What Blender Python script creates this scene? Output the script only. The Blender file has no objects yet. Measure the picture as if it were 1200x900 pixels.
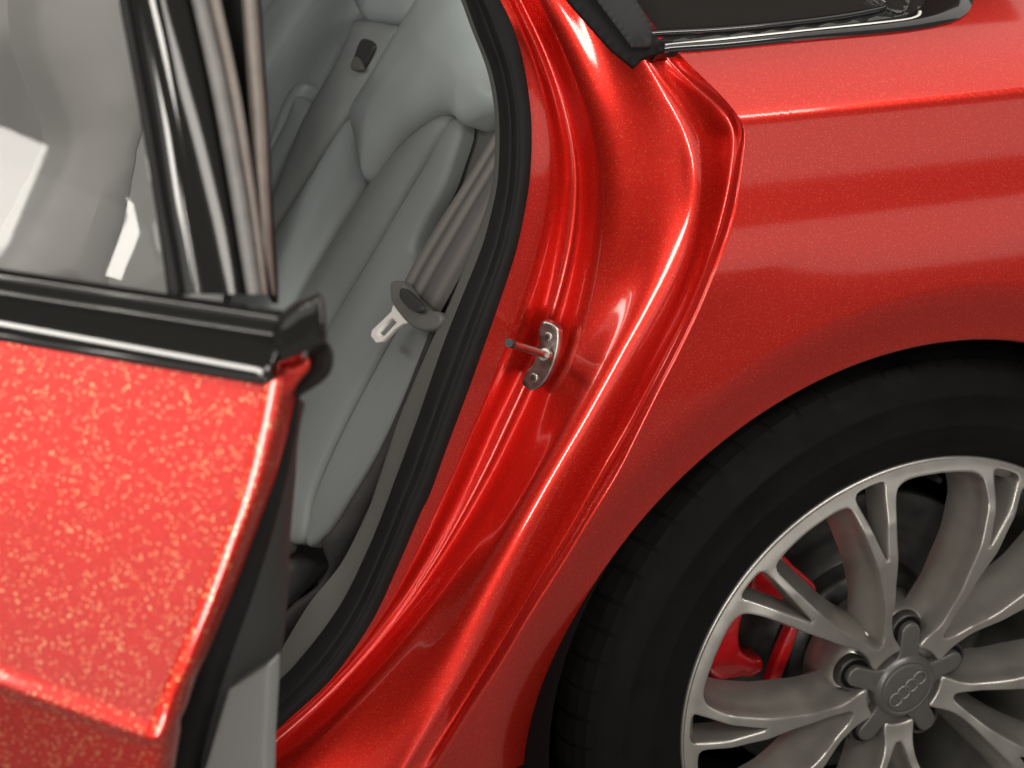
import bpy, bmesh, math, random
from mathutils import Vector, Matrix
from mathutils.geometry import delaunay_2d_cdt

# ---------------------------------------------------------------- camera, light, exposure
CAM_POS = (-0.788, -1.031, 1.168)
CAM_RIGHT = (0.9468, -0.3215, 0.01451)
CAM_UP = (0.11036, 0.36671, 0.92377)
CAM_BACK = (-0.30231, -0.87302, 0.38268)
sc = bpy.context.scene
cam = bpy.data.objects.new('camera', bpy.data.cameras.new('camera'))
sc.collection.objects.link(cam)
cam.matrix_world = Matrix((
    (CAM_RIGHT[0], CAM_UP[0], CAM_BACK[0], CAM_POS[0]),
    (CAM_RIGHT[1], CAM_UP[1], CAM_BACK[1], CAM_POS[1]),
    (CAM_RIGHT[2], CAM_UP[2], CAM_BACK[2], CAM_POS[2]),
    (0, 0, 0, 1)))
cam.data.sensor_width = 36
cam.data.lens = 52.5
cam.data.clip_start = .02
cam.data.clip_end = 200
cam.data.dof.use_dof = True
cam.data.dof.focus_distance = 1.22
cam.data.dof.aperture_fstop = 9.0
sc.camera = cam

world = bpy.data.worlds.new('World')
sc.world = world
world.use_nodes = True
world.node_tree.nodes['Background'].inputs[0].default_value = (1, .97, .92, 1)
world.node_tree.nodes['Background'].inputs[1].default_value = .11

def lamp(name, loc, target, sx, sy, watts, col=(1, .95, .87)):
    l = bpy.data.lights.new(name, 'AREA')
    l.shape = 'RECTANGLE'; l.size = sx; l.size_y = sy; l.energy = watts; l.color = col
    o = bpy.data.objects.new(name, l)
    sc.collection.objects.link(o)
    o.location = loc
    o.rotation_euler = (Vector(target) - Vector(loc)).to_track_quat('-Z', 'Y').to_euler()
    return o
lamp('ceiling_lamp', (.7, -.35, 2.5), (.6, -.25, 0), 3.4, 2.0, 24)
lamp('ceiling_lamp', (.25, -1.85, 2.5), (.05, -.6, 0), 1.7, .40, 36)
lamp('ceiling_lamp', (-1.5, -1.9, 2.4), (-.8, -1.2, 0), 1.4, .30, 14)
lamp('ceiling_lamp', (-3.0, -.6, 2.5), (-.8, -.35, .9), 1.8, .26, 38)
lamp('highlight_lamp', (-1.72, -2.75, 1.0), (-.7, -.4, .85), .27, 1.5, 36)  # added out of view for the white line along the door's rear edge
lamp('highlight_lamp', (-4.15, -.70, 1.97), (-.78, -.3, .97), .36, .46, 13)  # added for the left white patch mirrored in the door glass
lamp('highlight_lamp', (-4.15, -1.20, 2.0), (-.74, -.34, .97), .07, .38, 2.6)  # added for the narrow white patch mirrored in the door glass
lamp('reflection_panel', (.9, -3.2, .71), (.0, 0, .71), 4.8, 1.02, 15, (1, .95, .88))  # added unseen light panel for the pale bands mirrored in the quarter panel
lamp('reflection_panel', (-4.9, -1.5, 1.2), (-.8, -.4, .8), 3.2, 2.4, 28, (1, .96, .91))  # added unseen light panel that brightens the door skin and black trim

sc.view_settings.view_transform = 'Standard'
sc.view_settings.look = 'None'
sc.view_settings.exposure = 0
sc.view_settings.gamma = 1
sc.render.engine = 'CYCLES'
sc.cycles.use_denoising = True
sc.cycles.max_bounces = 8
sc.cycles.glossy_bounces = 5
sc.cycles.sample_clamp_indirect = 8

# ---------------------------------------------------------------- measured shapes (metres)
ARCH_X, ARCH_Z, ARCH_R = -.027, .348, .361
def _ss(a, b, x):
    t = min(max((x - a) / (b - a), 0.0), 1.0)
    return t * t * (3 - 2 * t)
def _soft(d, k):
    """smooth max(d, 0)"""
    if d > 12 * k: return d
    if d < -12 * k: return 0.0
    return k * math.log(1 + math.exp(d / k))
def body_y(x, z):
    """how far the side of the car lies inwards (y, metres) at x along the car and height z"""
    zc = .914 + .03 * (x + .24)                      # shoulder crease
    d = z - zc
    y = .85 * _soft(d, .0017) + 8.0 * _soft(d, .004) ** 2
    b = min(d, 0.0)
    # hollow below the crease, fullest at hub-cap height, tucking in below
    t = -b; u = min(t / .16, 1.0)
    y += .017 - .08 * .16 * (1 - (1 - u) ** 2)
    y -= .16 * .035 * .886 * (math.erf((t - .078) / .035) + math.erf(.078 / .035))
    t = max(.72 - z, 0.0)
    y += .30 * t * t
    y += .03 * max(x + .1, 0) ** 2
    r = math.hypot(x - ARCH_X, z - ARCH_Z) - ARCH_R    # wheel arch flare
    y -= .003 * _ss(.12, .03, r)
    y += .010 * _ss(.055, -.006, r)
    return y
def door_n(u, w):
    """outer skin of the open door: bulge n at u along the door and w below its belt line"""
    d = DOOR_CREASE[0] + DOOR_CREASE[1] * u - w       # positive below the lower crease
    return -.39 * w - .22 * w * w - .34 * _soft(d, .0022) + .0022 * math.exp(-(d / .0045) ** 2)
DOOR_CREASE = (-.1713, -.077)

D = {'fender_edge': [(-0.2823, 0.1567, 1.002), (-0.2811, 0.1364, 0.9929), (-0.2791, 0.1143, 0.9821), (-0.2766, 0.0941, 0.9714), (-0.2728, 0.0756, 0.9606),
                 (-0.2655, 0.0586, 0.9497), (-0.256, 0.0433, 0.9385), (-0.2483, 0.0317, 0.9289), (-0.2421, 0.0222, 0.9196), (-0.2374, 0.0168, 0.911),
                 (-0.2354, 0.0151, 0.9017), (-0.236, 0.0135, 0.8911), (-0.2376, 0.0116, 0.8793), (-0.2402, 0.0087, 0.8628), (-0.2445, 0.0044, 0.8433),
                 (-0.2528, -0.0008, 0.8207), (-0.2642, -0.0044, 0.7942), (-0.2767, -0.0056, 0.7632), (-0.2912, -0.0059, 0.7317),
                 (-0.3071, -0.0064, 0.7001), (-0.3224, -0.0064, 0.6677), (-0.3392, -0.0055, 0.6308), (-0.3617, -0.0031, 0.5894),
                 (-0.384, 0.0011, 0.5462), (-0.4105, 0.0066, 0.4978), (-0.4349, 0.0145, 0.4463), (-0.4591, 0.0241, 0.3965), (-0.482, 0.0363, 0.343),
                 (-0.5012, 0.048, 0.2967)],
 'jamb_0': [(-0.4045, 0.1393, 1.0077), (-0.4015, 0.136, 0.9966), (-0.3971, 0.1324, 0.9836), (-0.3924, 0.1291, 0.9703), (-0.3883, 0.1261, 0.957),
            (-0.3852, 0.1235, 0.9436), (-0.383, 0.1211, 0.93), (-0.3815, 0.1194, 0.9184), (-0.3805, 0.1179, 0.9074), (-0.3799, 0.1168, 0.8977),
            (-0.3797, 0.1159, 0.888), (-0.3798, 0.115, 0.8767), (-0.3804, 0.1142, 0.864), (-0.3819, 0.1136, 0.8461), (-0.385, 0.1134, 0.8244),
            (-0.3901, 0.1134, 0.7987), (-0.3983, 0.1134, 0.7692), (-0.4096, 0.1134, 0.7357), (-0.4215, 0.1134, 0.7018), (-0.4339, 0.1134, 0.6674),
            (-0.4468, 0.1134, 0.6325), (-0.4613, 0.1134, 0.5931), (-0.4796, 0.1134, 0.5494), (-0.499, 0.1134, 0.5051), (-0.5222, 0.1134, 0.4561),
            (-0.555, 0.1134, 0.4082), (-0.5989, 0.1134, 0.3665), (-0.6617, 0.1134, 0.3289), (-0.7195, 0.1134, 0.2999)],
 'jamb_1': [(-0.3966, 0.142, 1.0071), (-0.3925, 0.1383, 0.9961), (-0.3872, 0.1343, 0.9829), (-0.3819, 0.1306, 0.9697), (-0.377, 0.1273, 0.9563),
            (-0.3728, 0.1243, 0.9428), (-0.3692, 0.1217, 0.9292), (-0.3666, 0.1197, 0.9176), (-0.3644, 0.1181, 0.9065), (-0.3629, 0.1169, 0.8967),
            (-0.3616, 0.1158, 0.8869), (-0.3606, 0.1148, 0.8756), (-0.3601, 0.114, 0.8627), (-0.3604, 0.1133, 0.8447), (-0.3622, 0.1131, 0.8227),
            (-0.3662, 0.1131, 0.7968), (-0.373, 0.1131, 0.767), (-0.383, 0.1131, 0.7331), (-0.3948, 0.1131, 0.6989), (-0.4084, 0.1131, 0.6644),
            (-0.4231, 0.1131, 0.6296), (-0.4397, 0.1131, 0.5902), (-0.4602, 0.1131, 0.5466), (-0.4827, 0.1131, 0.5025), (-0.5109, 0.1131, 0.4543),
            (-0.5482, 0.1131, 0.4071), (-0.5933, 0.1131, 0.3655), (-0.6521, 0.1131, 0.327), (-0.7059, 0.1131, 0.2969)],
 'jamb_2': [(-0.3837, 0.1587, 1.0046), (-0.3785, 0.1546, 0.9934), (-0.3723, 0.1502, 0.9801), (-0.3663, 0.1461, 0.9667), (-0.3605, 0.1424, 0.9531),
            (-0.3551, 0.1391, 0.9394), (-0.3501, 0.1362, 0.9255), (-0.3462, 0.134, 0.9137), (-0.3429, 0.1323, 0.9024), (-0.3403, 0.1309, 0.8924),
            (-0.338, 0.1297, 0.8824), (-0.3358, 0.1286, 0.8708), (-0.3341, 0.1277, 0.8577), (-0.3331, 0.1269, 0.8392), (-0.3337, 0.1267, 0.8168),
            (-0.3365, 0.1267, 0.7903), (-0.342, 0.1267, 0.7598), (-0.3507, 0.1267, 0.7252), (-0.3625, 0.1267, 0.6903), (-0.3776, 0.1267, 0.6553),
            (-0.3943, 0.1267, 0.62), (-0.4132, 0.1267, 0.5802), (-0.4363, 0.1267, 0.5361), (-0.4623, 0.1267, 0.4918), (-0.496, 0.1267, 0.4437),
            (-0.5384, 0.1267, 0.3966), (-0.5851, 0.1267, 0.3547), (-0.6408, 0.1267, 0.3147), (-0.6911, 0.1267, 0.2832)],
 'jamb_3': [(-0.3732, 0.1321, 1.0077), (-0.3683, 0.1272, 0.9968), (-0.3625, 0.1219, 0.9839), (-0.3567, 0.1171, 0.9709), (-0.3511, 0.1127, 0.9577),
            (-0.3458, 0.1088, 0.9444), (-0.3409, 0.1053, 0.9309), (-0.3371, 0.1027, 0.9194), (-0.3337, 0.1006, 0.9084), (-0.331, 0.099, 0.8987),
            (-0.3286, 0.0976, 0.889), (-0.326, 0.0963, 0.8777), (-0.3235, 0.0952, 0.8648), (-0.321, 0.0942, 0.8467), (-0.3194, 0.094, 0.8246),
            (-0.3204, 0.094, 0.7986), (-0.3253, 0.094, 0.7686), (-0.3347, 0.094, 0.7348), (-0.3467, 0.094, 0.7007), (-0.3602, 0.094, 0.6663),
            (-0.375, 0.094, 0.6315), (-0.3939, 0.094, 0.5926), (-0.4182, 0.094, 0.5496), (-0.4458, 0.094, 0.5066), (-0.4786, 0.094, 0.4595),
            (-0.5144, 0.094, 0.4123), (-0.5515, 0.094, 0.3694), (-0.5942, 0.094, 0.3274), (-0.6315, 0.094, 0.2934)],
 'jamb_4': [(-0.3454, 0.1225, 1.0082), (-0.3399, 0.1168, 0.9974), (-0.3334, 0.1107, 0.9845), (-0.3272, 0.105, 0.9716), (-0.3217, 0.1, 0.9586),
            (-0.317, 0.0954, 0.9455), (-0.3139, 0.0914, 0.9323), (-0.312, 0.0884, 0.9209), (-0.3101, 0.0859, 0.9102), (-0.3081, 0.0841, 0.9006),
            (-0.3057, 0.0825, 0.8909), (-0.3029, 0.0809, 0.8798), (-0.3003, 0.0796, 0.867), (-0.2982, 0.0785, 0.8491), (-0.298, 0.0783, 0.8272),
            (-0.3008, 0.0783, 0.8015), (-0.3079, 0.0783, 0.772), (-0.3201, 0.0783, 0.7387), (-0.3348, 0.0783, 0.7052), (-0.3504, 0.0783, 0.6714),
            (-0.3671, 0.0783, 0.6372), (-0.3875, 0.0783, 0.5989), (-0.4115, 0.0783, 0.5565), (-0.4368, 0.0783, 0.5136), (-0.4657, 0.0783, 0.4663),
            (-0.4965, 0.0783, 0.4186), (-0.5278, 0.0783, 0.3749), (-0.5628, 0.0783, 0.3315), (-0.5931, 0.0783, 0.296)],
 'jamb_5': [(-0.3258, 0.1097, 1.0093), (-0.3221, 0.1031, 0.9987), (-0.3174, 0.0958, 0.9862), (-0.3125, 0.0893, 0.9736), (-0.3073, 0.0833, 0.9608),
            (-0.3016, 0.078, 0.9479), (-0.2954, 0.0733, 0.9348), (-0.2899, 0.0697, 0.9235), (-0.2846, 0.0669, 0.9127), (-0.2802, 0.0647, 0.9032),
            (-0.2763, 0.0628, 0.8936), (-0.2727, 0.061, 0.8825), (-0.2699, 0.0595, 0.8699), (-0.2685, 0.0582, 0.8522), (-0.2699, 0.0579, 0.8306),
            (-0.2752, 0.0579, 0.8053), (-0.2852, 0.0579, 0.7764), (-0.3011, 0.0579, 0.7438), (-0.3193, 0.0579, 0.7111), (-0.3377, 0.0579, 0.678),
            (-0.3569, 0.0579, 0.6446), (-0.3792, 0.0579, 0.6072), (-0.403, 0.0579, 0.5653), (-0.4251, 0.0579, 0.5226), (-0.449, 0.0579, 0.4751),
            (-0.4731, 0.0579, 0.4267), (-0.4967, 0.0579, 0.3819), (-0.5214, 0.0579, 0.3366), (-0.5424, 0.0579, 0.2992)],
 'jamb_6': [(-0.3148, 0.1102, 1.0089), (-0.3117, 0.1024, 0.9984), (-0.3079, 0.094, 0.9861), (-0.3038, 0.0862, 0.9737), (-0.299, 0.0792, 0.9611),
            (-0.2925, 0.0729, 0.9484), (-0.2845, 0.0674, 0.9354), (-0.2772, 0.0633, 0.9241), (-0.2707, 0.0599, 0.9134), (-0.2658, 0.0573, 0.9039),
            (-0.2618, 0.0551, 0.8944), (-0.2585, 0.053, 0.8834), (-0.2561, 0.0512, 0.8709), (-0.2539, 0.0497, 0.8533), (-0.2529, 0.0493, 0.8317),
            (-0.2547, 0.0493, 0.8061), (-0.2618, 0.0493, 0.777), (-0.2744, 0.0493, 0.7441), (-0.2893, 0.0493, 0.711), (-0.3055, 0.0493, 0.6776),
            (-0.323, 0.0493, 0.6439), (-0.3445, 0.0493, 0.6062), (-0.3666, 0.0493, 0.564), (-0.3905, 0.0493, 0.5214), (-0.4193, 0.0493, 0.4747),
            (-0.4487, 0.0493, 0.4273), (-0.4764, 0.0493, 0.3834), (-0.5037, 0.0493, 0.3387), (-0.5255, 0.0493, 0.3016)],
 'jamb_7': [(-0.3106, 0.1161, 1.008), (-0.3072, 0.1075, 0.9976), (-0.303, 0.0982, 0.9853), (-0.2985, 0.0897, 0.9729), (-0.2933, 0.082, 0.9604),
            (-0.2857, 0.0751, 0.9477), (-0.2759, 0.069, 0.9346), (-0.2667, 0.0644, 0.9233), (-0.2585, 0.0607, 0.9126), (-0.2532, 0.0579, 0.9031),
            (-0.2495, 0.0554, 0.8936), (-0.2473, 0.0531, 0.8827), (-0.2461, 0.0511, 0.8703), (-0.2454, 0.0495, 0.8528), (-0.2458, 0.0491, 0.8312),
            (-0.249, 0.0491, 0.8057), (-0.2564, 0.0491, 0.7765), (-0.2691, 0.0491, 0.7436), (-0.2843, 0.0491, 0.7105), (-0.3008, 0.0491, 0.6771),
            (-0.3183, 0.0491, 0.6434), (-0.3397, 0.0491, 0.6057), (-0.362, 0.0491, 0.5634), (-0.3861, 0.0491, 0.5208), (-0.4148, 0.0491, 0.474),
            (-0.4439, 0.0491, 0.4265), (-0.4715, 0.0491, 0.3825), (-0.499, 0.0491, 0.3378), (-0.5214, 0.0491, 0.3007)],
 'jamb_8': [(-0.3033, 0.1232, 1.0069), (-0.299, 0.1134, 0.9966), (-0.2937, 0.1028, 0.9843), (-0.288, 0.0931, 0.972), (-0.2816, 0.0844, 0.9595),
            (-0.2712, 0.0765, 0.9468), (-0.2571, 0.0696, 0.9336), (-0.2432, 0.0644, 0.9221), (-0.231, 0.0602, 0.9111), (-0.2245, 0.057, 0.9016),
            (-0.2215, 0.0542, 0.8922), (-0.2217, 0.0516, 0.8814), (-0.2235, 0.0493, 0.8692), (-0.2262, 0.0475, 0.8519), (-0.2301, 0.047, 0.8305),
            (-0.2362, 0.047, 0.8052), (-0.2446, 0.047, 0.7761), (-0.2574, 0.047, 0.7431), (-0.2734, 0.047, 0.7101), (-0.2905, 0.047, 0.6767),
            (-0.308, 0.047, 0.6429), (-0.3292, 0.047, 0.6051), (-0.3519, 0.047, 0.5629), (-0.3766, 0.047, 0.5203), (-0.4046, 0.047, 0.4733),
            (-0.4331, 0.047, 0.4257), (-0.4603, 0.047, 0.3815), (-0.4885, 0.047, 0.3369), (-0.512, 0.047, 0.3001)],
 'jamb_9': [(-0.2823, 0.1567, 1.002), (-0.2811, 0.1364, 0.9929), (-0.2791, 0.1143, 0.9821), (-0.2766, 0.0941, 0.9714), (-0.2728, 0.0756, 0.9606),
            (-0.2655, 0.0586, 0.9497), (-0.256, 0.0433, 0.9385), (-0.2483, 0.0317, 0.9289), (-0.2421, 0.0222, 0.9196), (-0.2374, 0.0168, 0.911),
            (-0.2354, 0.0151, 0.9017), (-0.236, 0.0135, 0.8911), (-0.2376, 0.0116, 0.8793), (-0.2402, 0.0087, 0.8628), (-0.2445, 0.0044, 0.8433),
            (-0.2528, -0.0008, 0.8207), (-0.2642, -0.0044, 0.7942), (-0.2767, -0.0056, 0.7632), (-0.2912, -0.0059, 0.7317),
            (-0.3071, -0.0064, 0.7001), (-0.3224, -0.0064, 0.6677), (-0.3392, -0.0055, 0.6308), (-0.3617, -0.0031, 0.5894), (-0.384, 0.0011, 0.5462),
            (-0.4105, 0.0066, 0.4978), (-0.4349, 0.0145, 0.4463), (-0.4591, 0.0241, 0.3965), (-0.482, 0.0363, 0.343), (-0.5012, 0.048, 0.2967)],
 'seal_outer': [(-0.4155, 0.098, 1.0113), (-0.4119, 0.098, 0.9983), (-0.4032, 0.098, 0.9816), (-0.3943, 0.098, 0.9579), (-0.388, 0.098, 0.9305),
                (-0.3836, 0.098, 0.8957), (-0.3843, 0.098, 0.8553), (-0.3896, 0.098, 0.8194), (-0.3966, 0.098, 0.7882), (-0.4111, 0.098, 0.7442),
                (-0.4357, 0.098, 0.6746), (-0.4549, 0.098, 0.6232), (-0.4721, 0.098, 0.5761), (-0.48, 0.098, 0.5605), (-0.5016, 0.098, 0.5103),
                (-0.526, 0.098, 0.4587), (-0.5634, 0.098, 0.4068), (-0.6013, 0.098, 0.3736), (-0.6229, 0.098, 0.358), (-0.6803, 0.098, 0.3292)],
 'seal_inner': [(-0.4406, 0.118, 1.0101), (-0.4342, 0.118, 0.9968), (-0.4257, 0.118, 0.9747), (-0.411, 0.118, 0.9375), (-0.4048, 0.118, 0.8982),
                (-0.4057, 0.118, 0.8481), (-0.4128, 0.118, 0.812), (-0.4209, 0.118, 0.785), (-0.4374, 0.118, 0.7447), (-0.4549, 0.118, 0.7014),
                (-0.4784, 0.118, 0.6347), (-0.5, 0.118, 0.5773), (-0.5081, 0.118, 0.5558), (-0.5246, 0.118, 0.5156), (-0.5518, 0.118, 0.4615),
                (-0.5878, 0.118, 0.4145), (-0.6187, 0.118, 0.386), (-0.678, 0.118, 0.3572)],
 'pillar_trim_outer': [(-0.4335, 0.132, 1.0074), (-0.4271, 0.132, 0.994), (-0.4184, 0.132, 0.9715), (-0.4035, 0.132, 0.9338), (-0.3971, 0.132, 0.894),
                       (-0.398, 0.132, 0.8433), (-0.4052, 0.132, 0.8066), (-0.4133, 0.132, 0.7793), (-0.43, 0.132, 0.7384), (-0.4478, 0.132, 0.6946),
                       (-0.4715, 0.132, 0.6269), (-0.4934, 0.132, 0.5688), (-0.5016, 0.132, 0.547), (-0.5182, 0.132, 0.5062),
                       (-0.5458, 0.132, 0.4515), (-0.5823, 0.132, 0.4038), (-0.6135, 0.132, 0.375), (-0.6737, 0.132, 0.3457)],
 'pillar_trim_inner': [(-0.4345, 0.15, 1.0058), (-0.428, 0.15, 0.9922), (-0.4192, 0.15, 0.9694), (-0.4043, 0.15, 0.9312), (-0.3979, 0.15, 0.8909),
                       (-0.3996, 0.15, 0.8396), (-0.4086, 0.15, 0.8064), (-0.4192, 0.15, 0.7789), (-0.4362, 0.15, 0.7377), (-0.4589, 0.15, 0.6899),
                       (-0.4846, 0.15, 0.63), (-0.5078, 0.15, 0.5632), (-0.5162, 0.15, 0.5412), (-0.5413, 0.15, 0.4925), (-0.5727, 0.15, 0.455),
                       (-0.5998, 0.15, 0.4126), (-0.6139, 0.15, 0.3988), (-0.6764, 0.15, 0.3725)],
 'qglass': [(-0.2693, 0.183, 1.0111), (-0.3089, 0.0777, 0.9571), (-0.2609, 0.0819, 0.9612), (-0.183, 0.0837, 0.9646), (-0.1014, 0.0865, 0.9688),
            (-0.0331, 0.093, 0.9746), (-0.0121, 0.1045, 0.9816), (0.0175, 0.1547, 1.0073)],
 'qtrim_low': [(-0.2918, 0.0657, 0.9557), (-0.278, 0.0686, 0.958), (-0.2291, 0.0685, 0.9593), (-0.1506, 0.0701, 0.9628), (-0.0694, 0.071, 0.9657),
               (-0.0212, 0.0752, 0.9697), (0.0022, 0.0819, 0.9743), (0.0187, 0.0936, 0.9814), (0.0295, 0.1101, 0.9905), (0.0391, 0.1329, 1.002)],
 'qtrim_up': [(-0.2908, 0.0793, 0.9642), (-0.2775, 0.079, 0.9644), (-0.2246, 0.0786, 0.9657), (-0.145, 0.0814, 0.9698), (-0.0783, 0.0849, 0.9738),
              (-0.0499, 0.0883, 0.9766), (-0.0327, 0.0949, 0.9808), (-0.0176, 0.1064, 0.9873), (-0.0085, 0.1191, 0.994), (-0.0017, 0.1366, 1.0026)],
 'qtrim_mid': [(-0.2905, 0.072, 0.9578), (-0.2768, 0.0739, 0.9595), (-0.2266, 0.0737, 0.9608), (-0.1476, 0.0757, 0.9644), (-0.0706, 0.0774, 0.9678),
               (-0.0283, 0.0813, 0.9714), (-0.0067, 0.088, 0.9759), (0.0093, 0.0996, 0.9828), (0.0197, 0.115, 0.9912), (0.0284, 0.1362, 1.0018)],
 'qhighlight': [(-0.2811, 0.0722, 0.9623), (-0.2727, 0.0727, 0.9628), (-0.2269, 0.0738, 0.9649), (-0.1478, 0.0761, 0.9686), (-0.0739, 0.0784, 0.9722),
           (-0.0516, 0.0798, 0.9737), (-0.0415, 0.0828, 0.9757), (-0.0372, 0.0875, 0.9784)],
 'qblock': [(-0.3622, 0.055, 1.0192), (-0.3174, 0.055, 0.9653), (-0.3007, 0.055, 0.9653), (-0.3001, 0.055, 0.9804), (-0.3149, 0.055, 1.0018),
            (-0.3236, 0.055, 1.0181)],
 'qrubber': [(-0.3874, 0.062, 1.0252), (-0.3694, 0.062, 1.0026), (-0.3497, 0.062, 0.9819), (-0.3318, 0.062, 0.9634), (-0.3122, 0.062, 0.9485),
             (-0.3052, 0.062, 0.9549), (-0.2856, 0.062, 0.9601), (-0.286, 0.062, 0.9668), (-0.2974, 0.062, 0.974), (-0.3104, 0.062, 1.0007),
             (-0.3244, 0.062, 1.0236)],
 'qframe': [(-0.3009, 0.0852, 0.965), (-0.2851, 0.0892, 0.9678), (-0.2203, 0.0877, 0.9689), (-0.1405, 0.0899, 0.9725), (-0.0852, 0.0947, 0.9769),
            (-0.0606, 0.1017, 0.9815), (-0.0743, 0.1226, 0.9919), (-0.07, 0.1462, 1.0032)],
 'qglass2': [(-0.0734, 0.121, 0.9907), (-0.0554, 0.1262, 0.9938), (-0.0295, 0.1238, 0.9933), (-0.037, 0.1045, 0.9832), (-0.049, 0.0952, 0.9777),
             (-0.0612, 0.1004, 0.9802)],
 'striker': {'centre': (-0.3695, 0.0995, 0.6948),
             'top': (-0.3608, 0.0975, 0.7246),
             'bottom': (-0.3784, 0.1015, 0.6655),
             'pin': [(-0.3692, 0.09, 0.7), (-0.4142, 0.05, 0.7298)]},
 'seat_n': (-0.9042, -0.2073, 0.3735),
 's_upper': [(-0.3711, 0.4172, 0.9696), (-0.3956, 0.4441, 0.9251), (-0.42, 0.4631, 0.8767), (-0.4422, 0.4799, 0.8322), (-0.4454, 0.4464, 0.8059),
             (-0.4474, 0.4039, 0.7774), (-0.4371, 0.3907, 0.7949), (-0.4207, 0.3716, 0.8242), (-0.4035, 0.3425, 0.8497), (-0.3941, 0.3219, 0.861),
             (-0.3882, 0.3019, 0.8641), (-0.3854, 0.2812, 0.8595), (-0.3774, 0.2618, 0.868), (-0.3624, 0.2336, 0.8886), (-0.3548, 0.2703, 0.9275),
             (-0.354, 0.3111, 0.9519), (-0.3529, 0.3522, 0.9775)],
 's_insert': [(-0.4381, 0.5145, 0.8183), (-0.44, 0.4781, 0.7937), (-0.4417, 0.4358, 0.7662), (-0.4675, 0.4553, 0.7143), (-0.4979, 0.4778, 0.6533),
              (-0.5184, 0.4866, 0.6085), (-0.5394, 0.4956, 0.5627), (-0.5701, 0.5676, 0.5285), (-0.5572, 0.6261, 0.5922), (-0.5199, 0.5881, 0.6614),
              (-0.4765, 0.551, 0.7458)],
 's_bolster': [(-0.4441, 0.4104, 0.7729), (-0.4343, 0.3987, 0.7901), (-0.4171, 0.3786, 0.8206), (-0.3998, 0.3495, 0.8463), (-0.3912, 0.3316, 0.8571),
               (-0.387, 0.3146, 0.8581), (-0.4081, 0.3269, 0.8136), (-0.4301, 0.3422, 0.7689), (-0.4562, 0.3593, 0.7154), (-0.4805, 0.3767, 0.6661),
               (-0.5013, 0.3888, 0.6224), (-0.5268, 0.3969, 0.5651), (-0.5525, 0.3989, 0.5041), (-0.5704, 0.366, 0.4424), (-0.5672, 0.3206, 0.4251),
               (-0.5932, 0.383, 0.3967), (-0.5731, 0.4723, 0.495), (-0.5401, 0.4688, 0.5729), (-0.5208, 0.4627, 0.6162), (-0.5007, 0.4541, 0.6603)],
 's_side': [(-0.3843, 0.3178, 0.8556), (-0.3796, 0.2944, 0.8539), (-0.3906, 0.2886, 0.8242), (-0.4012, 0.2867, 0.7974), (-0.4174, 0.2953, 0.7629),
            (-0.4299, 0.2941, 0.7321), (-0.4261, 0.2655, 0.7253), (-0.448, 0.2734, 0.6768), (-0.4712, 0.2854, 0.6273), (-0.4987, 0.2979, 0.5675),
            (-0.5207, 0.3035, 0.5175), (-0.5366, 0.3006, 0.4774), (-0.5467, 0.2869, 0.4453), (-0.5611, 0.3233, 0.4306), (-0.5654, 0.3639, 0.4427),
            (-0.5487, 0.4, 0.5031), (-0.5239, 0.3984, 0.5623), (-0.4988, 0.3925, 0.6198), (-0.4779, 0.3804, 0.6637), (-0.4535, 0.3631, 0.7131),
            (-0.4274, 0.3459, 0.7668), (-0.4054, 0.3307, 0.8117)],
 's_edge': [(-0.4242, 0.2662, 0.7249), (-0.4207, 0.2493, 0.724), (-0.417, 0.2198, 0.7166), (-0.4332, 0.2184, 0.6768), (-0.4477, 0.2204, 0.6427),
            (-0.4639, 0.2235, 0.6051), (-0.4879, 0.2313, 0.5515), (-0.5111, 0.2448, 0.5027), (-0.528, 0.2575, 0.4689), (-0.5457, 0.2841, 0.4407),
            (-0.5347, 0.3012, 0.4768), (-0.5182, 0.3027, 0.5176), (-0.4963, 0.2971, 0.5675), (-0.4688, 0.2847, 0.6273), (-0.4456, 0.2727, 0.6768)],
 's_wing': [(-0.3675, 0.3338, 0.8462), (-0.3591, 0.3142, 0.8557), (-0.3438, 0.2838, 0.8758), (-0.358, 0.2289, 0.8109), (-0.3903, 0.2184, 0.7269),
            (-0.4097, 0.2643, 0.7054), (-0.4173, 0.3278, 0.7224), (-0.4053, 0.3294, 0.7523), (-0.3891, 0.322, 0.7874), (-0.3782, 0.3239, 0.8149)],
 's_centre': [(-0.4105, 0.5738, 0.9128), (-0.3873, 0.4821, 0.918), (-0.3895, 0.4811, 0.9122), (-0.4122, 0.5023, 0.8691), (-0.4353, 0.5219, 0.8239),
              (-0.4769, 0.5626, 0.7458), (-0.5203, 0.6016, 0.6624), (-0.5553, 0.6363, 0.597), (-0.5471, 0.6733, 0.6372), (-0.5089, 0.6266, 0.7039),
              (-0.4851, 0.6208, 0.7584), (-0.4641, 0.6141, 0.8053), (-0.4363, 0.5917, 0.8604), (-0.4214, 0.5859, 0.8931)],
 's_slot': [(-0.4206, 0.5331, 0.898), (-0.4145, 0.5051, 0.8971), (-0.4218, 0.5067, 0.8803), (-0.429, 0.5163, 0.8682), (-0.433, 0.5346, 0.8687),
            (-0.4287, 0.536, 0.88)],
 's_slotlip': [(-0.4303, 0.5291, 0.8803), (-0.4275, 0.5174, 0.8805), (-0.4277, 0.5058, 0.8736), (-0.4304, 0.5101, 0.8694), (-0.4344, 0.5284, 0.8699)],
 's_head': [(-0.4081, 0.6035, 0.9512), (-0.4127, 0.5639, 0.918), (-0.4011, 0.5133, 0.9181), (-0.3899, 0.4721, 0.9223), (-0.3803, 0.4542, 0.9357),
            (-0.3622, 0.4386, 0.9707)],
 's_far1': [(-0.4574, 0.9694, 0.9009), (-0.3831, 0.7031, 0.9331), (-0.4016, 0.6822, 0.8768), (-0.4173, 0.6884, 0.8421), (-0.4469, 0.7122, 0.7838),
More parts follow.
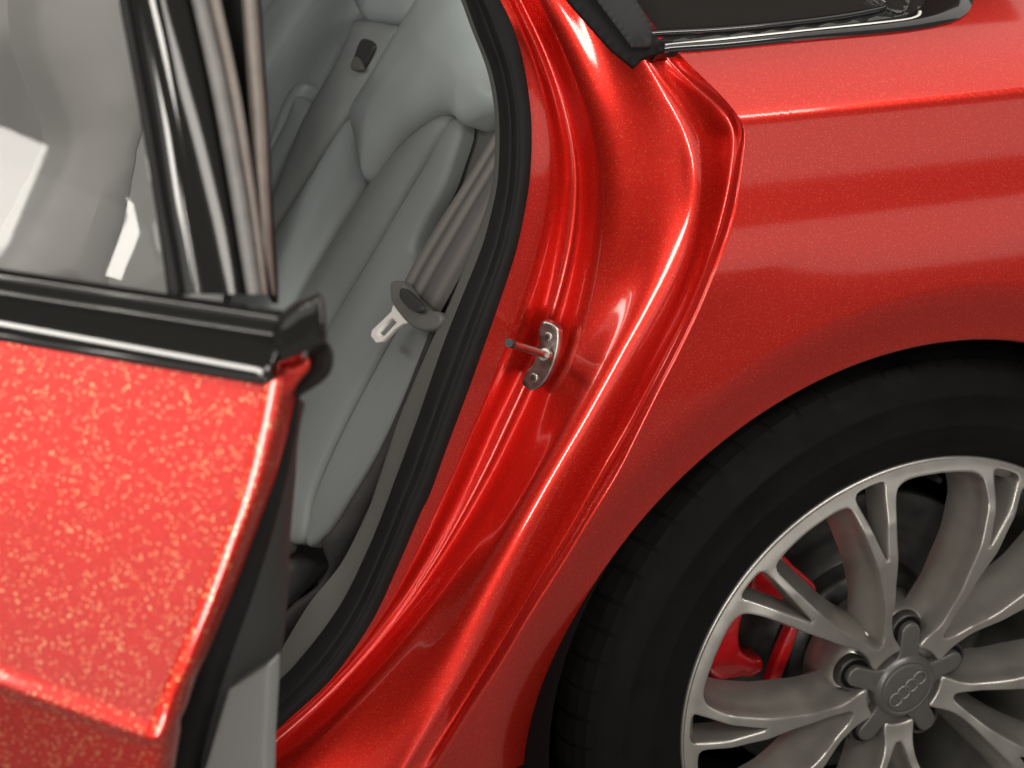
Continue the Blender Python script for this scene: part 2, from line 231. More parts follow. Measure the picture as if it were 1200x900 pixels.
            (-0.4697, 0.7215, 0.7337), (-0.4959, 0.7239, 0.6716), (-0.5127, 0.7487, 0.6446)],
 's_far2': [(-0.4566, 0.6999, 0.807), (-0.4518, 0.6568, 0.7947), (-0.475, 0.6704, 0.7461), (-0.5051, 0.6869, 0.6823), (-0.5178, 0.7125, 0.6658),
            (-0.5108, 0.7431, 0.6996), (-0.4906, 0.7193, 0.7355), (-0.4691, 0.7037, 0.7787)],
 's_far3': [(-0.4883, 0.8245, 0.7861), (-0.4589, 0.7971, 0.8421), (-0.4215, 0.753, 0.9081), (-0.4016, 0.7104, 0.9327), (-0.4341, 0.8269, 0.9186),
            (-0.4751, 0.8819, 0.8497)],
 's_far4': [(-0.5061, 0.7451, 0.7041), (-0.4877, 0.7336, 0.7424), (-0.4669, 0.7336, 0.7927), (-0.454, 0.721, 0.8169), (-0.447, 0.695, 0.8195),
            (-0.4577, 0.6969, 0.7947), (-0.4789, 0.7123, 0.7519), (-0.5053, 0.723, 0.6938)],
 'belt_l': [(-0.371, 0.1804, 0.8999), (-0.3873, 0.1911, 0.8664), (-0.4033, 0.2018, 0.8336), (-0.4267, 0.2194, 0.7867), (-0.4474, 0.2328, 0.7441),
            (-0.461, 0.2379, 0.714)],
 'belt_r': [(-0.3542, 0.1407, 0.8998), (-0.3739, 0.1472, 0.8556), (-0.3892, 0.1553, 0.8231), (-0.4081, 0.1632, 0.7818), (-0.4243, 0.1712, 0.747),
            (-0.4396, 0.1785, 0.714)],
 'fold_a': [(-0.4656, 0.2712, 0.6637), (-0.4887, 0.281, 0.6132), (-0.5108, 0.2904, 0.5649), (-0.531, 0.2955, 0.5189), (-0.5352, 0.2943, 0.4757),
            (-0.5205, 0.2862, 0.4186)],
 'fold_b': [(-0.4551, 0.2405, 0.672), (-0.477, 0.2459, 0.6222), (-0.4984, 0.2547, 0.575), (-0.5175, 0.2578, 0.5307), (-0.5207, 0.2587, 0.491),
            (-0.5072, 0.2562, 0.4343)],
 'tongue_body': [(-0.4664, 0.2414, 0.7242), (-0.4625, 0.2341, 0.7295), (-0.4588, 0.2207, 0.731), (-0.4556, 0.1948, 0.7246), (-0.4508, 0.1696, 0.7222),
                 (-0.4456, 0.1524, 0.7252), (-0.4454, 0.145, 0.7214), (-0.45, 0.1481, 0.7121), (-0.4561, 0.1623, 0.7052), (-0.4621, 0.1834, 0.7024),
                 (-0.4665, 0.2083, 0.7056), (-0.4687, 0.2301, 0.7124)],
 'tongue_grip': [(-0.4661, 0.2085, 0.7308), (-0.4629, 0.1966, 0.732), (-0.4581, 0.1686, 0.728), (-0.4607, 0.1679, 0.7214), (-0.465, 0.1836, 0.7196),
                 (-0.4681, 0.2042, 0.7235)],
 'tongue_metal': [(-0.469, 0.2262, 0.7096), (-0.4678, 0.2184, 0.708), (-0.4654, 0.2034, 0.7055), (-0.4627, 0.1896, 0.7043), (-0.4672, 0.2001, 0.6995),
                  (-0.4722, 0.2087, 0.692), (-0.4815, 0.2206, 0.6762), (-0.485, 0.2294, 0.6725), (-0.4868, 0.2417, 0.675), (-0.4853, 0.244, 0.6799),
                  (-0.4766, 0.232, 0.6942), (-0.4711, 0.2247, 0.7037)],
 'tongue_hole': [(-0.4823, 0.233, 0.681), (-0.4722, 0.2206, 0.6986), (-0.4701, 0.2102, 0.6979), (-0.4801, 0.2224, 0.6804)],
 'cushion': [(-0.5868, 0.36, 0.4229), (-0.555, 0.36, 0.4107), (-0.541, 0.36, 0.3951), (-0.5233, 0.36, 0.3767), (-0.5293, 0.36, 0.3652),
             (-0.5448, 0.36, 0.3469), (-0.564, 0.36, 0.3292), (-0.5917, 0.36, 0.3258)],
 'cushion_low': [(-0.5818, 0.4, 0.386), (-0.5425, 0.4, 0.3263), (-0.4948, 0.4, 0.3202), (-0.4706, 0.4, 0.3138), (-0.4726, 0.4, 0.236),
                 (-0.5906, 0.4, 0.2139)],
 'gap_panel': [(-0.3727, 0.2, 0.8155), (-0.3996, 0.2, 0.7701), (-0.4188, 0.2, 0.7356), (-0.4383, 0.2, 0.6965), (-0.4532, 0.2, 0.6605),
               (-0.4716, 0.2, 0.6159), (-0.4953, 0.2, 0.5668), (-0.5208, 0.2, 0.5261), (-0.5363, 0.2, 0.5014), (-0.5507, 0.2, 0.4855),
               (-0.5424, 0.2, 0.464), (-0.5548, 0.2, 0.4401), (-0.5818, 0.2, 0.4215), (-0.6162, 0.2, 0.3853), (-0.6763, 0.2, 0.33),
               (-0.5931, 0.2, 0.3519), (-0.545, 0.2, 0.4101), (-0.5144, 0.2, 0.4565), (-0.4883, 0.2, 0.5075), (-0.4777, 0.2, 0.5376),
               (-0.4537, 0.2, 0.605), (-0.4287, 0.2, 0.6679), (-0.4042, 0.2, 0.7178), (-0.3842, 0.2, 0.7648), (-0.3724, 0.2, 0.7958)],
 'door_origin': (-0.6875, -0.4178, 0.9216),
 'd_edge': [(0.0004, -0.0011, 0.0029), (-0.0001, 0.0017, -0.0043), (-0.0009, 0.0079, -0.0204), (-0.0026, 0.0141, -0.0368), (-0.0057, 0.0209, -0.0554),
            (-0.0101, 0.0271, -0.0726), (-0.0188, 0.0381, -0.1037), (-0.0282, 0.0482, -0.1338), (-0.0342, 0.0537, -0.1504),
            (-0.0375, 0.0589, -0.1641), (-0.0434, 0.0588, -0.1872), (-0.0472, 0.0581, -0.2034)],
 'd_crease': [(-0.1538, 0.0574, -0.1573), (-0.1232, 0.0584, -0.1601), (-0.0985, 0.059, -0.1619), (-0.0741, 0.0599, -0.1644),
              (-0.0506, 0.0601, -0.1655), (-0.0329, 0.0606, -0.1669)],
 'd_top': [(-0.1772, 0.0005, -0.0013), (-0.1471, 0.0005, -0.0013), (-0.0989, 0.0003, -0.0007), (-0.0528, 0.0001, -0.0004),
           (-0.0007, 0.0003, -0.0008)],
 'd_glass': [(-0.1583, -0.0167, 0.0175), (-0.0602, -0.0173, 0.0192), (-0.0651, -0.0234, 0.0353), (-0.0837, -0.041, 0.0815),
             (-0.1047, -0.0615, 0.1355), (-0.1132, -0.0726, 0.1647), (-0.171, -0.148, 0.3631), (-0.78, -0.148, 0.3631), (-0.78, -0.0167, 0.0175)],
 'f_rub_l': [(-0.2083, -0.1447, 0.3703), (-0.1578, -0.1047, 0.265), (-0.1133, -0.0647, 0.1597), (-0.107, -0.0585, 0.1435), (-0.0983, -0.0504, 0.122),
             (-0.0882, -0.0409, 0.097), (-0.0761, -0.0287, 0.0651), (-0.0678, -0.02, 0.0421), (-0.0607, -0.0119, 0.0209)],
 'f_rub_r': [(-0.2026, -0.1448, 0.3706), (-0.1522, -0.1048, 0.2653), (-0.1078, -0.0648, 0.16), (-0.1014, -0.0587, 0.1439), (-0.0921, -0.0498, 0.1206),
             (-0.0813, -0.0397, 0.094), (-0.0692, -0.0276, 0.0621), (-0.0608, -0.0196, 0.041), (-0.0535, -0.0123, 0.0217)],
 'f_trim_l': [(-0.2008, -0.1429, 0.3709), (-0.1504, -0.1029, 0.2656), (-0.106, -0.0629, 0.1603), (-0.0996, -0.0568, 0.1442),
              (-0.0903, -0.048, 0.1211), (-0.0796, -0.0379, 0.0945), (-0.0675, -0.0258, 0.0627), (-0.0591, -0.0179, 0.0417),
              (-0.0519, -0.0106, 0.0225)],
 'f_trim_r': [(-0.185, -0.1459, 0.3683), (-0.1297, -0.1066, 0.2648), (-0.0803, -0.0673, 0.1613), (-0.0732, -0.0612, 0.1454),
              (-0.0619, -0.0519, 0.1207), (-0.0517, -0.0425, 0.0962), (-0.0394, -0.0306, 0.0647), (-0.0316, -0.0227, 0.0438),
              (-0.0245, -0.0154, 0.0248)],
 'f_gap_l': [(-0.1941, -0.1554, 0.3668), (-0.1387, -0.1161, 0.2633), (-0.0893, -0.0767, 0.1598), (-0.0821, -0.0706, 0.1436),
             (-0.0706, -0.061, 0.1185), (-0.0602, -0.0516, 0.0936), (-0.0477, -0.0394, 0.0616), (-0.0397, -0.0313, 0.0404),
             (-0.0325, -0.024, 0.021)],
 'f_gap_r': [(-0.1675, -0.161, 0.3712), (-0.1175, -0.121, 0.2657), (-0.0735, -0.0809, 0.1603), (-0.0672, -0.0747, 0.144), (-0.0568, -0.0652, 0.119),
             (-0.0464, -0.0557, 0.094), (-0.034, -0.0436, 0.0621), (-0.026, -0.0355, 0.0409), (-0.0184, -0.0282, 0.0216)],
 'f_sealA_l': [(-0.1838, -0.1498, 0.368), (-0.1285, -0.1105, 0.2645), (-0.0792, -0.0712, 0.161), (-0.072, -0.0651, 0.145), (-0.0608, -0.0557, 0.1202),
               (-0.0504, -0.0463, 0.0955), (-0.0381, -0.0343, 0.0639), (-0.0303, -0.0263, 0.043), (-0.0232, -0.019, 0.0238)],
 'f_sealA_r': [(-0.1654, -0.1534, 0.3721), (-0.1154, -0.1133, 0.2666), (-0.0714, -0.0733, 0.1612), (-0.0652, -0.0672, 0.1451),
               (-0.0539, -0.0578, 0.1204), (-0.0436, -0.0484, 0.0957), (-0.0314, -0.0364, 0.0642), (-0.024, -0.0284, 0.0432),
               (-0.0173, -0.0211, 0.024)],
 'f_sealB_l': [(-0.1674, -0.1572, 0.3716), (-0.1174, -0.1171, 0.2661), (-0.0734, -0.0771, 0.1607), (-0.0671, -0.0709, 0.1445),
               (-0.0558, -0.0615, 0.1196), (-0.0455, -0.052, 0.0948), (-0.0331, -0.04, 0.0631), (-0.0257, -0.0319, 0.042),
               (-0.019, -0.0246, 0.0226)],
 'f_sealB_r': [(-0.1617, -0.1592, 0.3717), (-0.1117, -0.1192, 0.2662), (-0.0678, -0.0791, 0.1608), (-0.0616, -0.073, 0.1446),
               (-0.0507, -0.0635, 0.1197), (-0.0408, -0.0541, 0.0949), (-0.0298, -0.0419, 0.063), (-0.0228, -0.0339, 0.0418),
               (-0.017, -0.0265, 0.0223)],
 'f_sealC_l': [(-0.1394, -0.1728, 0.3758), (-0.0978, -0.1318, 0.2678), (-0.0622, -0.0908, 0.1599), (-0.0572, -0.0845, 0.1435),
               (-0.0508, -0.0748, 0.1179), (-0.0443, -0.0651, 0.0923), (-0.0358, -0.0527, 0.0596), (-0.03, -0.0444, 0.0379),
               (-0.0241, -0.0369, 0.018)],
 'f_sealC_r': [(-0.1386, -0.1724, 0.3746), (-0.0942, -0.1316, 0.2674), (-0.0559, -0.0909, 0.1602), (-0.0505, -0.0847, 0.1439),
               (-0.0441, -0.075, 0.1184), (-0.0376, -0.0653, 0.0929), (-0.0305, -0.0529, 0.0602), (-0.0256, -0.0446, 0.0384),
               (-0.0205, -0.037, 0.0185)],
 'f_back': [(-0.0809, -0.1, 0.1579), (-0.0745, -0.0936, 0.1412), (-0.053, -0.0741, 0.0897), (-0.0344, -0.0532, 0.0348), (-0.0279, -0.0456, 0.0147),
            (-0.0257, -0.0457, 0.015), (-0.0358, -0.0618, 0.0573), (-0.0495, -0.0842, 0.1164), (-0.0625, -0.1004, 0.1589)],
 't_bottom': [(-0.7809, -0.0, -0.0041), (-0.5209, -0.0, -0.003), (-0.2609, -0.0, -0.002), (-0.0009, 0.0, -0.001)],
 't_cap': [(0.0016, 0.004, 0.0033), (0.0041, 0.004, 0.0193), (0.0104, 0.004, 0.0276), (0.0207, 0.004, 0.0345), (0.0273, 0.004, 0.0374),
           (0.0291, 0.004, 0.0307), (0.029, 0.004, 0.0171), (0.0256, 0.004, 0.0146), (0.0132, 0.004, 0.0076)],
 'd_corner': [(-0.0015, -0.004, -0.0017), (0.0085, -0.004, 0.0015), (0.0154, -0.004, 0.0038), (0.0161, -0.004, -0.0005), (0.0111, -0.004, -0.007),
              (0.0056, -0.004, -0.015), (-0.0008, -0.004, -0.0223)],
 'd_tip': [(0.0054, -0.014, -0.0122), (0.0109, -0.014, -0.0051), (0.012, -0.014, 0.0009), (0.02, -0.014, 0.0078), (0.0228, -0.014, 0.0038),
           (0.0217, -0.014, -0.0038), (0.0176, -0.014, -0.0098), (0.0096, -0.014, -0.0161), (-0.0013, -0.014, -0.0238), (-0.002, -0.014, -0.021)],
 'd_rub_o': [(0.0003, -0.012, -0.0143), (-0.0062, -0.012, -0.0379), (-0.0169, -0.012, -0.0684), (-0.031, -0.012, -0.1033), (-0.047, -0.012, -0.1402),
             (-0.065, -0.012, -0.182), (-0.0766, -0.012, -0.211), (-0.0851, -0.012, -0.2374), (-0.092, -0.012, -0.267)],
 'd_rub_i': [(-0.0048, -0.03, -0.0255), (-0.007, -0.03, -0.0434), (-0.0134, -0.03, -0.0714), (-0.0237, -0.03, -0.106), (-0.0364, -0.03, -0.1427),
             (-0.0508, -0.03, -0.1816), (-0.0624, -0.03, -0.2161), (-0.0724, -0.03, -0.2516), (-0.0785, -0.03, -0.2759)],
 'd_card_o': [(-0.0027, -0.026, -0.0279), (-0.0047, -0.026, -0.0413), (-0.012, -0.026, -0.0694), (-0.0232, -0.026, -0.1039),
              (-0.0369, -0.026, -0.1407), (-0.0503, -0.026, -0.179), (-0.0618, -0.026, -0.2134), (-0.0718, -0.026, -0.2487),
              (-0.0779, -0.026, -0.2729)],
 'd_card_i': [(-0.025, -0.07, -0.049), (-0.03, -0.07, -0.0639), (-0.0318, -0.07, -0.093), (-0.0365, -0.07, -0.1287), (-0.0398, -0.07, -0.1654),
              (-0.0453, -0.07, -0.2013), (-0.0538, -0.07, -0.2227), (-0.057, -0.07, -0.2517), (-0.0608, -0.07, -0.2995)],
 'd_low': [(-0.0476, -0.02, -0.1943), (-0.036, -0.02, -0.1841), (-0.0225, -0.02, -0.1721), (-0.024, -0.02, -0.1918), (-0.0272, -0.02, -0.2213),
           (-0.0295, -0.02, -0.2543), (-0.0747, -0.02, -0.2677), (-0.0646, -0.02, -0.2453)],
 'front_seat': [(-0.7358, 0.3, 1.0225), (-0.7564, 0.3, 0.9538), (-0.7379, 0.3, 0.873), (-0.7465, 0.3, 0.8435), (-0.7724, 0.3, 0.7995),
                (-0.8163, 0.3, 0.7249), (-0.7299, 0.3, 0.7081), (-0.7115, 0.3, 0.7471), (-0.6899, 0.3, 0.8088), (-0.6781, 0.3, 0.8543),
                (-0.6575, 0.3, 0.9133), (-0.6459, 0.3, 1.0206)],
 'front_back': [(-1.0014, 0.5, 1.0716), (-1.0462, 0.5, 0.8712), (-1.1001, 0.5, 0.6244), (-0.9048, 0.5, 0.5742), (-0.6212, 0.5, 0.5503),
                (-0.5784, 0.5, 0.7749), (-0.5652, 0.5, 0.9972), (-0.5982, 0.5, 1.0844), (-0.7174, 0.5, 1.1072), (-0.8931, 0.5, 1.1033)],
 'cal_body': [(-0.1627, 0.105, 0.4248), (-0.1444, 0.105, 0.4504), (-0.1211, 0.105, 0.4513), (-0.1059, 0.105, 0.4401), (-0.1411, 0.105, 0.4114),
              (-0.1516, 0.105, 0.379), (-0.1475, 0.105, 0.3514), (-0.1302, 0.105, 0.339), (-0.1223, 0.105, 0.3365), (-0.1229, 0.105, 0.3214),
              (-0.1352, 0.105, 0.3187), (-0.1507, 0.105, 0.3208), (-0.1669, 0.105, 0.321), (-0.1799, 0.105, 0.3297), (-0.187, 0.105, 0.3511),
              (-0.177, 0.105, 0.3935)],
 'cal_bridge': [(-0.1439, 0.1, 0.4147), (-0.1428, 0.1, 0.4452), (-0.1148, 0.1, 0.4557), (-0.0994, 0.1, 0.4427), (-0.0762, 0.1, 0.4203),
                (-0.0715, 0.1, 0.4117), (-0.0734, 0.1, 0.4022), (-0.0826, 0.1, 0.4078), (-0.1007, 0.1, 0.4071), (-0.1195, 0.1, 0.4045)],
 'cal_bar': [(-0.0974, 0.1, 0.3719), (-0.088, 0.1, 0.3652), (-0.1077, 0.1, 0.2959), (-0.1196, 0.1, 0.2983)],
 'cal_low': [(-0.171, 0.11, 0.3186), (-0.1609, 0.11, 0.3115), (-0.1486, 0.11, 0.3019), (-0.1404, 0.11, 0.2961), (-0.1678, 0.11, 0.3017)]}

# ---------------------------------------------------------------- helpers
def V(p): return Vector(p)

def spline(pts, n, closed=False):
    """Catmull-Rom through pts, resampled to n points evenly along its length"""
    P = [V(p) for p in pts]
    if closed: P = [P[-1]] + P + [P[0], P[1]]
    else: P = [2 * P[0] - P[1]] + P + [2 * P[-1] - P[-2]]
    out = []
    for i in range(1, len(P) - 2):
        a, b, c, d = P[i - 1:i + 3]
        for k in range(16):
            t = k / 16
            out.append(.5 * ((2 * b) + (c - a) * t + (2 * a - 5 * b + 4 * c - d) * t * t + (3 * b - a - 3 * c + d) * t ** 3))
    out.append(P[-2].copy())
    s = [0]
    for a, b in zip(out, out[1:]): s.append(s[-1] + (b - a).length)
    res, j = [], 0
    m = n if closed else n - 1
    for k in range(n):
        q = s[-1] * k / m
        while j < len(s) - 2 and s[j + 1] < q: j += 1
        f = (q - s[j]) / max(s[j + 1] - s[j], 1e-9)
        res.append(out[j].lerp(out[j + 1], min(max(f, 0), 1)))
    return res

def link(name, verts, faces, mat, parent=None, smooth=True, uv=None):
    me = bpy.data.meshes.new(name)
    me.from_pydata([tuple(v) for v in verts], [], faces)
    me.materials.append(mat)
    if smooth:
        me.polygons.foreach_set('use_smooth', [True] * len(me.polygons))
    if uv:
        l = me.uv_layers.new(name='UVMap')
        for p in me.polygons:
            for li in p.loop_indices:
                l.data[li].uv = uv[me.loops[li].vertex_index]
    me.update()
    o = bpy.data.objects.new(name, me)
    sc.collection.objects.link(o)
    if parent: o.parent = parent
    return o

def fix(o, flip_to=None):
    """make the faces of a closed or open sheet consistent; flip_to: direction most faces should look"""
    bm = bmesh.new(); bm.from_mesh(o.data)
    bmesh.ops.recalc_face_normals(bm, faces=bm.faces)
    if flip_to:
        s = Vector((0, 0, 0))
        for f in bm.faces: s += f.normal * f.calc_area()
        if s.dot(V(flip_to)) < 0: bmesh.ops.reverse_faces(bm, faces=bm.faces)
    bm.to_mesh(o.data); bm.free()
    return o

def sharp(o, deg):
    o.data.set_sharp_from_angle(angle=math.radians(deg))
    return o

def empty(name, parent=None, loc=(0, 0, 0)):
    o = bpy.data.objects.new(name, None)
    sc.collection.objects.link(o)
    o.location = loc
    o.empty_display_size = .05
    if parent: o.parent = parent
    return o

def grid_faces(nr, nc, wrap=False):
    f = []
    for i in range(nr - 1):
        for j in range(nc if wrap else nc - 1):
            a = i * nc + j; b = i * nc + (j + 1) % nc
            f.append((a, b, b + nc, a + nc))
    return f

def by_height(pts, n):
    """points at equal fractions of the control points, so that curves measured at the same heights stay in step"""
    P = [V(p) for p in pts]; P = [2 * P[0] - P[1]] + P + [2 * P[-1] - P[-2]]
    out = []
    for k in range(n):
        q = (len(P) - 3) * k / (n - 1); i = min(int(q), len(P) - 4); t = q - i
        a, b, c, d = P[i:i + 4]
        out.append(.5 * ((2 * b) + (c - a) * t + (2 * a - 5 * b + 4 * c - d) * t * t + (3 * b - a - 3 * c + d) * t ** 3))
    return out

def loft(name, curves, mat, parent, n=140, sub=7, flip=None, smooth_cross=True, soften=None):
    cs = [by_height(c, n) for c in curves]
    m = len(cs)
    verts = []
    rows = []
    for i in range(n):
        row = [cs[k][i] for k in range(m)]
        if smooth_cross:
            P = [2 * row[0] - row[1]] + row + [2 * row[-1] - row[-2]]
            r = []
            for k in range(1, len(P) - 2):
                a, b, c, d = P[k - 1:k + 3]
                # centripetal-like damping for uneven spacing
                l0, l1, l2 = max((b - a).length, 1e-6), max((c - b).length, 1e-6), max((d - c).length, 1e-6)
                m1 = ((b - a) / l0 * l1 + (c - b) / l1 * l0) / (l0 + l1) * l1
                m2 = ((c - b) / l1 * l2 + (d - c) / l2 * l1) / (l1 + l2) * l1
                for q in range(sub):
                    t = q / sub
                    h00 = 2 * t ** 3 - 3 * t * t + 1; h10 = t ** 3 - 2 * t * t + t
                    h01 = -2 * t ** 3 + 3 * t * t; h11 = t ** 3 - t * t
                    r.append(b * h00 + m1 * h10 + c * h01 + m2 * h11)
            r.append(row[-1])
        else:
            r = row
        if soften:
            m0 = len(r); sm = []
            for q in range(m0):
                sg = soften(q / sub)
                ws = wt = 0
                acc = Vector()
                for j in range(-12, 13):
                    k_ = q + j
                    p = r[k_] if 0 <= k_ < m0 else (2 * r[0] - r[min(-k_, m0 - 1)] if k_ < 0 else 2 * r[-1] - r[2 * (m0 - 1) - k_])
                    w_ = math.exp(-.5 * (j / sg) ** 2); acc += p * w_; wt += w_
                sm.append(acc / wt)
            r = sm
        rows.append(r)
    nc = len(rows[0])
    verts = [p for r in rows for p in r]
    o = link(name, verts, grid_faces(n, nc), mat, parent)
    return fix(o, flip)

def strip(name, L, R, mat, parent, nrm, bulge=.004, back=.008, n=80, sub=10, power=2.0, ribs=None):
    """a long bar between two edge curves: rounded face that stands `bulge` proud along nrm, sides going back"""
    l, r = spline(L, n), spline(R, n)
    nrm = V(nrm).normalized()
    verts, uv = [], []
    for i in range(n):
        prof = [(0, -back)] + [(k / sub, bulge * max(1 - abs(2 * k / sub - 1) ** power, 0)) for k in range(sub + 1)] + [(1, -back)]
        for t, h in prof:
            if ribs and h > -back: h += ribs(t)
            verts.append(l[i].lerp(r[i], t) + nrm * h)
            uv.append((t, i / (n - 1)))
    nc = sub + 3
    f = grid_faces(n, nc)
    f.append(tuple(range(nc))); f.append(tuple(range((n - 1) * nc, n * nc)))
    o = link(name, verts, f, mat, parent, uv=uv)
    fix(o); sharp(o, 50)
    return o

def poly_dist(p, poly):
    best = 1e9
    for k in range(len(poly)):
        a, b = poly[k], poly[(k + 1) % len(poly)]
        ab = b - a
        t = min(max((p - a).dot(ab) / max(ab.length_squared, 1e-12), 0), 1)
        d = (p - a - ab * t).length_squared
        if d < best: best = d
    return math.sqrt(best)

def inside(p, poly):
    c = False
    j = len(poly) - 1
    for i in range(len(poly)):
        a, b = poly[i], poly[j]
        if (a.y > p.y) != (b.y > p.y) and p.x < (b.x - a.x) * (p.y - a.y) / (b.y - a.y) + a.x: c = not c
        j = i
    return c

def pillow(name, outline, mat, parent, nrm, bulge=.006, edge=.012, back=.01, step=None, smooth_outline=True, n=90, holes=(), crown=0.0, sharp_deg=None, wobble=0.0, centre=None):
    """a padded or slab-like piece: outline on its own plane, face rounded over within `edge` of the rim by `bulge`, sides going back"""
    nrm = V(nrm).normalized()
    pts = [V(p) for p in outline]
    c0 = sum(pts, Vector()) / len(pts)
    ax = nrm.orthogonal().normalized(); ay = nrm.cross(ax)
    def to2(p): d = p - c0; return Vector((d.dot(ax), d.dot(ay)))
    base = spline(pts, n, True) if smooth_outline else pts
    if not smooth_outline:
        b2 = []
        tot = sum((pts[(i + 1) % len(pts)] - pts[i]).length for i in range(len(pts)))
        for i in range(len(pts)):
            a, b = pts[i], pts[(i + 1) % len(pts)]
            m = max(1, int(round(n * (b - a).length / tot)))
            b2 += [a.lerp(b, k / m) for k in range(m)]
        base = b2
    poly = [to2(p) for p in base]
    offp = [(p - c0).dot(nrm) for p in base]
    area = sum(poly[i].x * poly[(i + 1) % len(poly)].y - poly[(i + 1) % len(poly)].x * poly[i].y for i in range(len(poly)))
    if area < 0: poly.reverse(); offp.reverse(); base = base[::-1]
    hp = []
    for h in holes:
        q = [to2(p) for p in spline(h, max(16, len(h) * 4), True)] if smooth_outline else [to2(V(p)) for p in h]
        a = sum(q[i].x * q[(i + 1) % len(q)].y - q[(i + 1) % len(q)].x * q[i].y for i in range(len(q)))
        if a < 0: q.reverse()
        hp.append(q)
    xs = [p.x for p in poly]; ys = [p.y for p in poly]
    if step is None: step = max(max(xs) - min(xs), max(ys) - min(ys)) / 42
    loops = [poly] + hp
    coords, edges = [], []
    for lp in loops:
        s = len(coords); coords += lp
        edges += [(s + i, s + (i + 1) % len(lp)) for i in range(len(lp))]
    nb = len(coords)
    def dist(p): return min(poly_dist(p, l) for l in loops)
    cand = []
    for li, lp in enumerate(loops):
        for fr in (.12, .35, .7):
            for i in range(len(lp)):
                t = (lp[(i + 1) % len(lp)] - lp[i - 1])
                if t.length < 1e-9: continue
                t.normalize()
                nn = Vector((-t.y, t.x)) * (1 if li == 0 else -1)
                cand.append((lp[i] + nn * edge * fr, edge * fr * .85))
    x = min(xs) + step / 2; row = 0
    while x < max(xs):
        y = min(ys) + (step / 2 if row % 2 else 0)
        while y < max(ys):
            cand.append((Vector((x, y)), edge * .9)); y += step
        x += step; row += 1
    for p, md in cand:
        if inside(p, poly) and not any(inside(p, h) for h in hp) and dist(p) >= md:
            coords.append(p)
    vo, eo, fo, orig, _, _ = delaunay_2d_cdt(coords, edges, [], 0, 1e-7)
    def keep(f):
        c = sum((vo[i] for i in f), Vector((0, 0))) / len(f)
        return inside(c, poly) and not any(inside(c, h) for h in hp)
    faces = [tuple(f) for f in fo if keep(f)]
    ext = max(max(xs) - min(xs), max(ys) - min(ys)) / 2
    verts = []
    bidx = {}
    for i, p in enumerate(vo):
        k = [q for q in orig[i] if q < nb]
        d = 0 if k else dist(p)
        t = min(d / edge, 1)
        h = bulge * math.sqrt(max(1 - (1 - t) ** 2, 0))
        if crown: h += crown * (1 - math.exp(-2.2 * d / ext))
        if wobble and d > 0: h += wobble * t * math.sin(p.x * 61 + 1.3) * math.sin(p.y * 47 + .4)
        # follow the outline's own lie out of the plane
        if max(offp) - min(offp) > 1e-4:
            ws = wsum = 0
            for q, o_ in zip(poly[::3], offp[::3]):
                w = 1 / ((q - p).length_squared + 1e-7) ; ws += w * o_; wsum += w
            h += ws / wsum
        for q in k: bidx[q] = i
        verts.append(c0 + ax * p.x + ay * p.y + nrm * h)
    s = 0
    for lp in loops:
        ids = [bidx.get(s + i) for i in range(len(lp))]
        ids = [i for i in ids if i is not None]
        b0 = len(verts)
        for i in ids: verts.append(verts[i] - nrm * back)
        m = len(ids)
        for i in range(m):
            faces.append((ids[i], ids[(i + 1) % m], b0 + (i + 1) % m, b0 + i))
        s += len(lp)
    o = link(name, verts, faces, mat, parent)
    fix(o, nrm)
    if sharp_deg: sharp(o, sharp_deg)
    return o

def lathe(name, prof, mat, parent, seg=128, a0=0, a1=360, sharp_deg=None):
    """prof: (radius, depth) pairs turned about the local Y axis"""
    full = abs(a1 - a0) >= 360
    nc = seg if full else seg + 1
    verts = []
    for r, y in prof:
        for k in range(nc):
            a = math.radians(a0 + (a1 - a0) * k / seg)
            verts.append((r * math.cos(a), y, r * math.sin(a)))
    o = link(name, verts, grid_faces(len(prof), nc, full), mat, parent)
    fix(o)
    if sharp_deg: sharp(o, sharp_deg)
    return o

def tube(name, path, r, mat, parent, seg=16, n=None, cap=True, r_end=None):
    pts = spline(path, n) if n else [V(p) for p in path]
    verts = []
    for i, p in enumerate(pts):
        t = (pts[min(i + 1, len(pts) - 1)] - pts[max(i - 1, 0)]).normalized()
        a = t.orthogonal().normalized() if i == 0 else (a - t * a.dot(t)).normalized()
        b = t.cross(a)
        rr = r if r_end is None else r + (r_end - r) * i / (len(pts) - 1)
        for k in range(seg):
            q = 2 * math.pi * k / seg
            verts.append(p + a * rr * math.cos(q) + b * rr * math.sin(q))
    f = grid_faces(len(pts), seg, True)
    if cap:
        f.append(tuple(range(seg))); f.append(tuple(range((len(pts) - 1) * seg, len(pts) * seg)))
    o = link(name, verts, f, mat, parent)
    fix(o); sharp(o, 60)
    return o

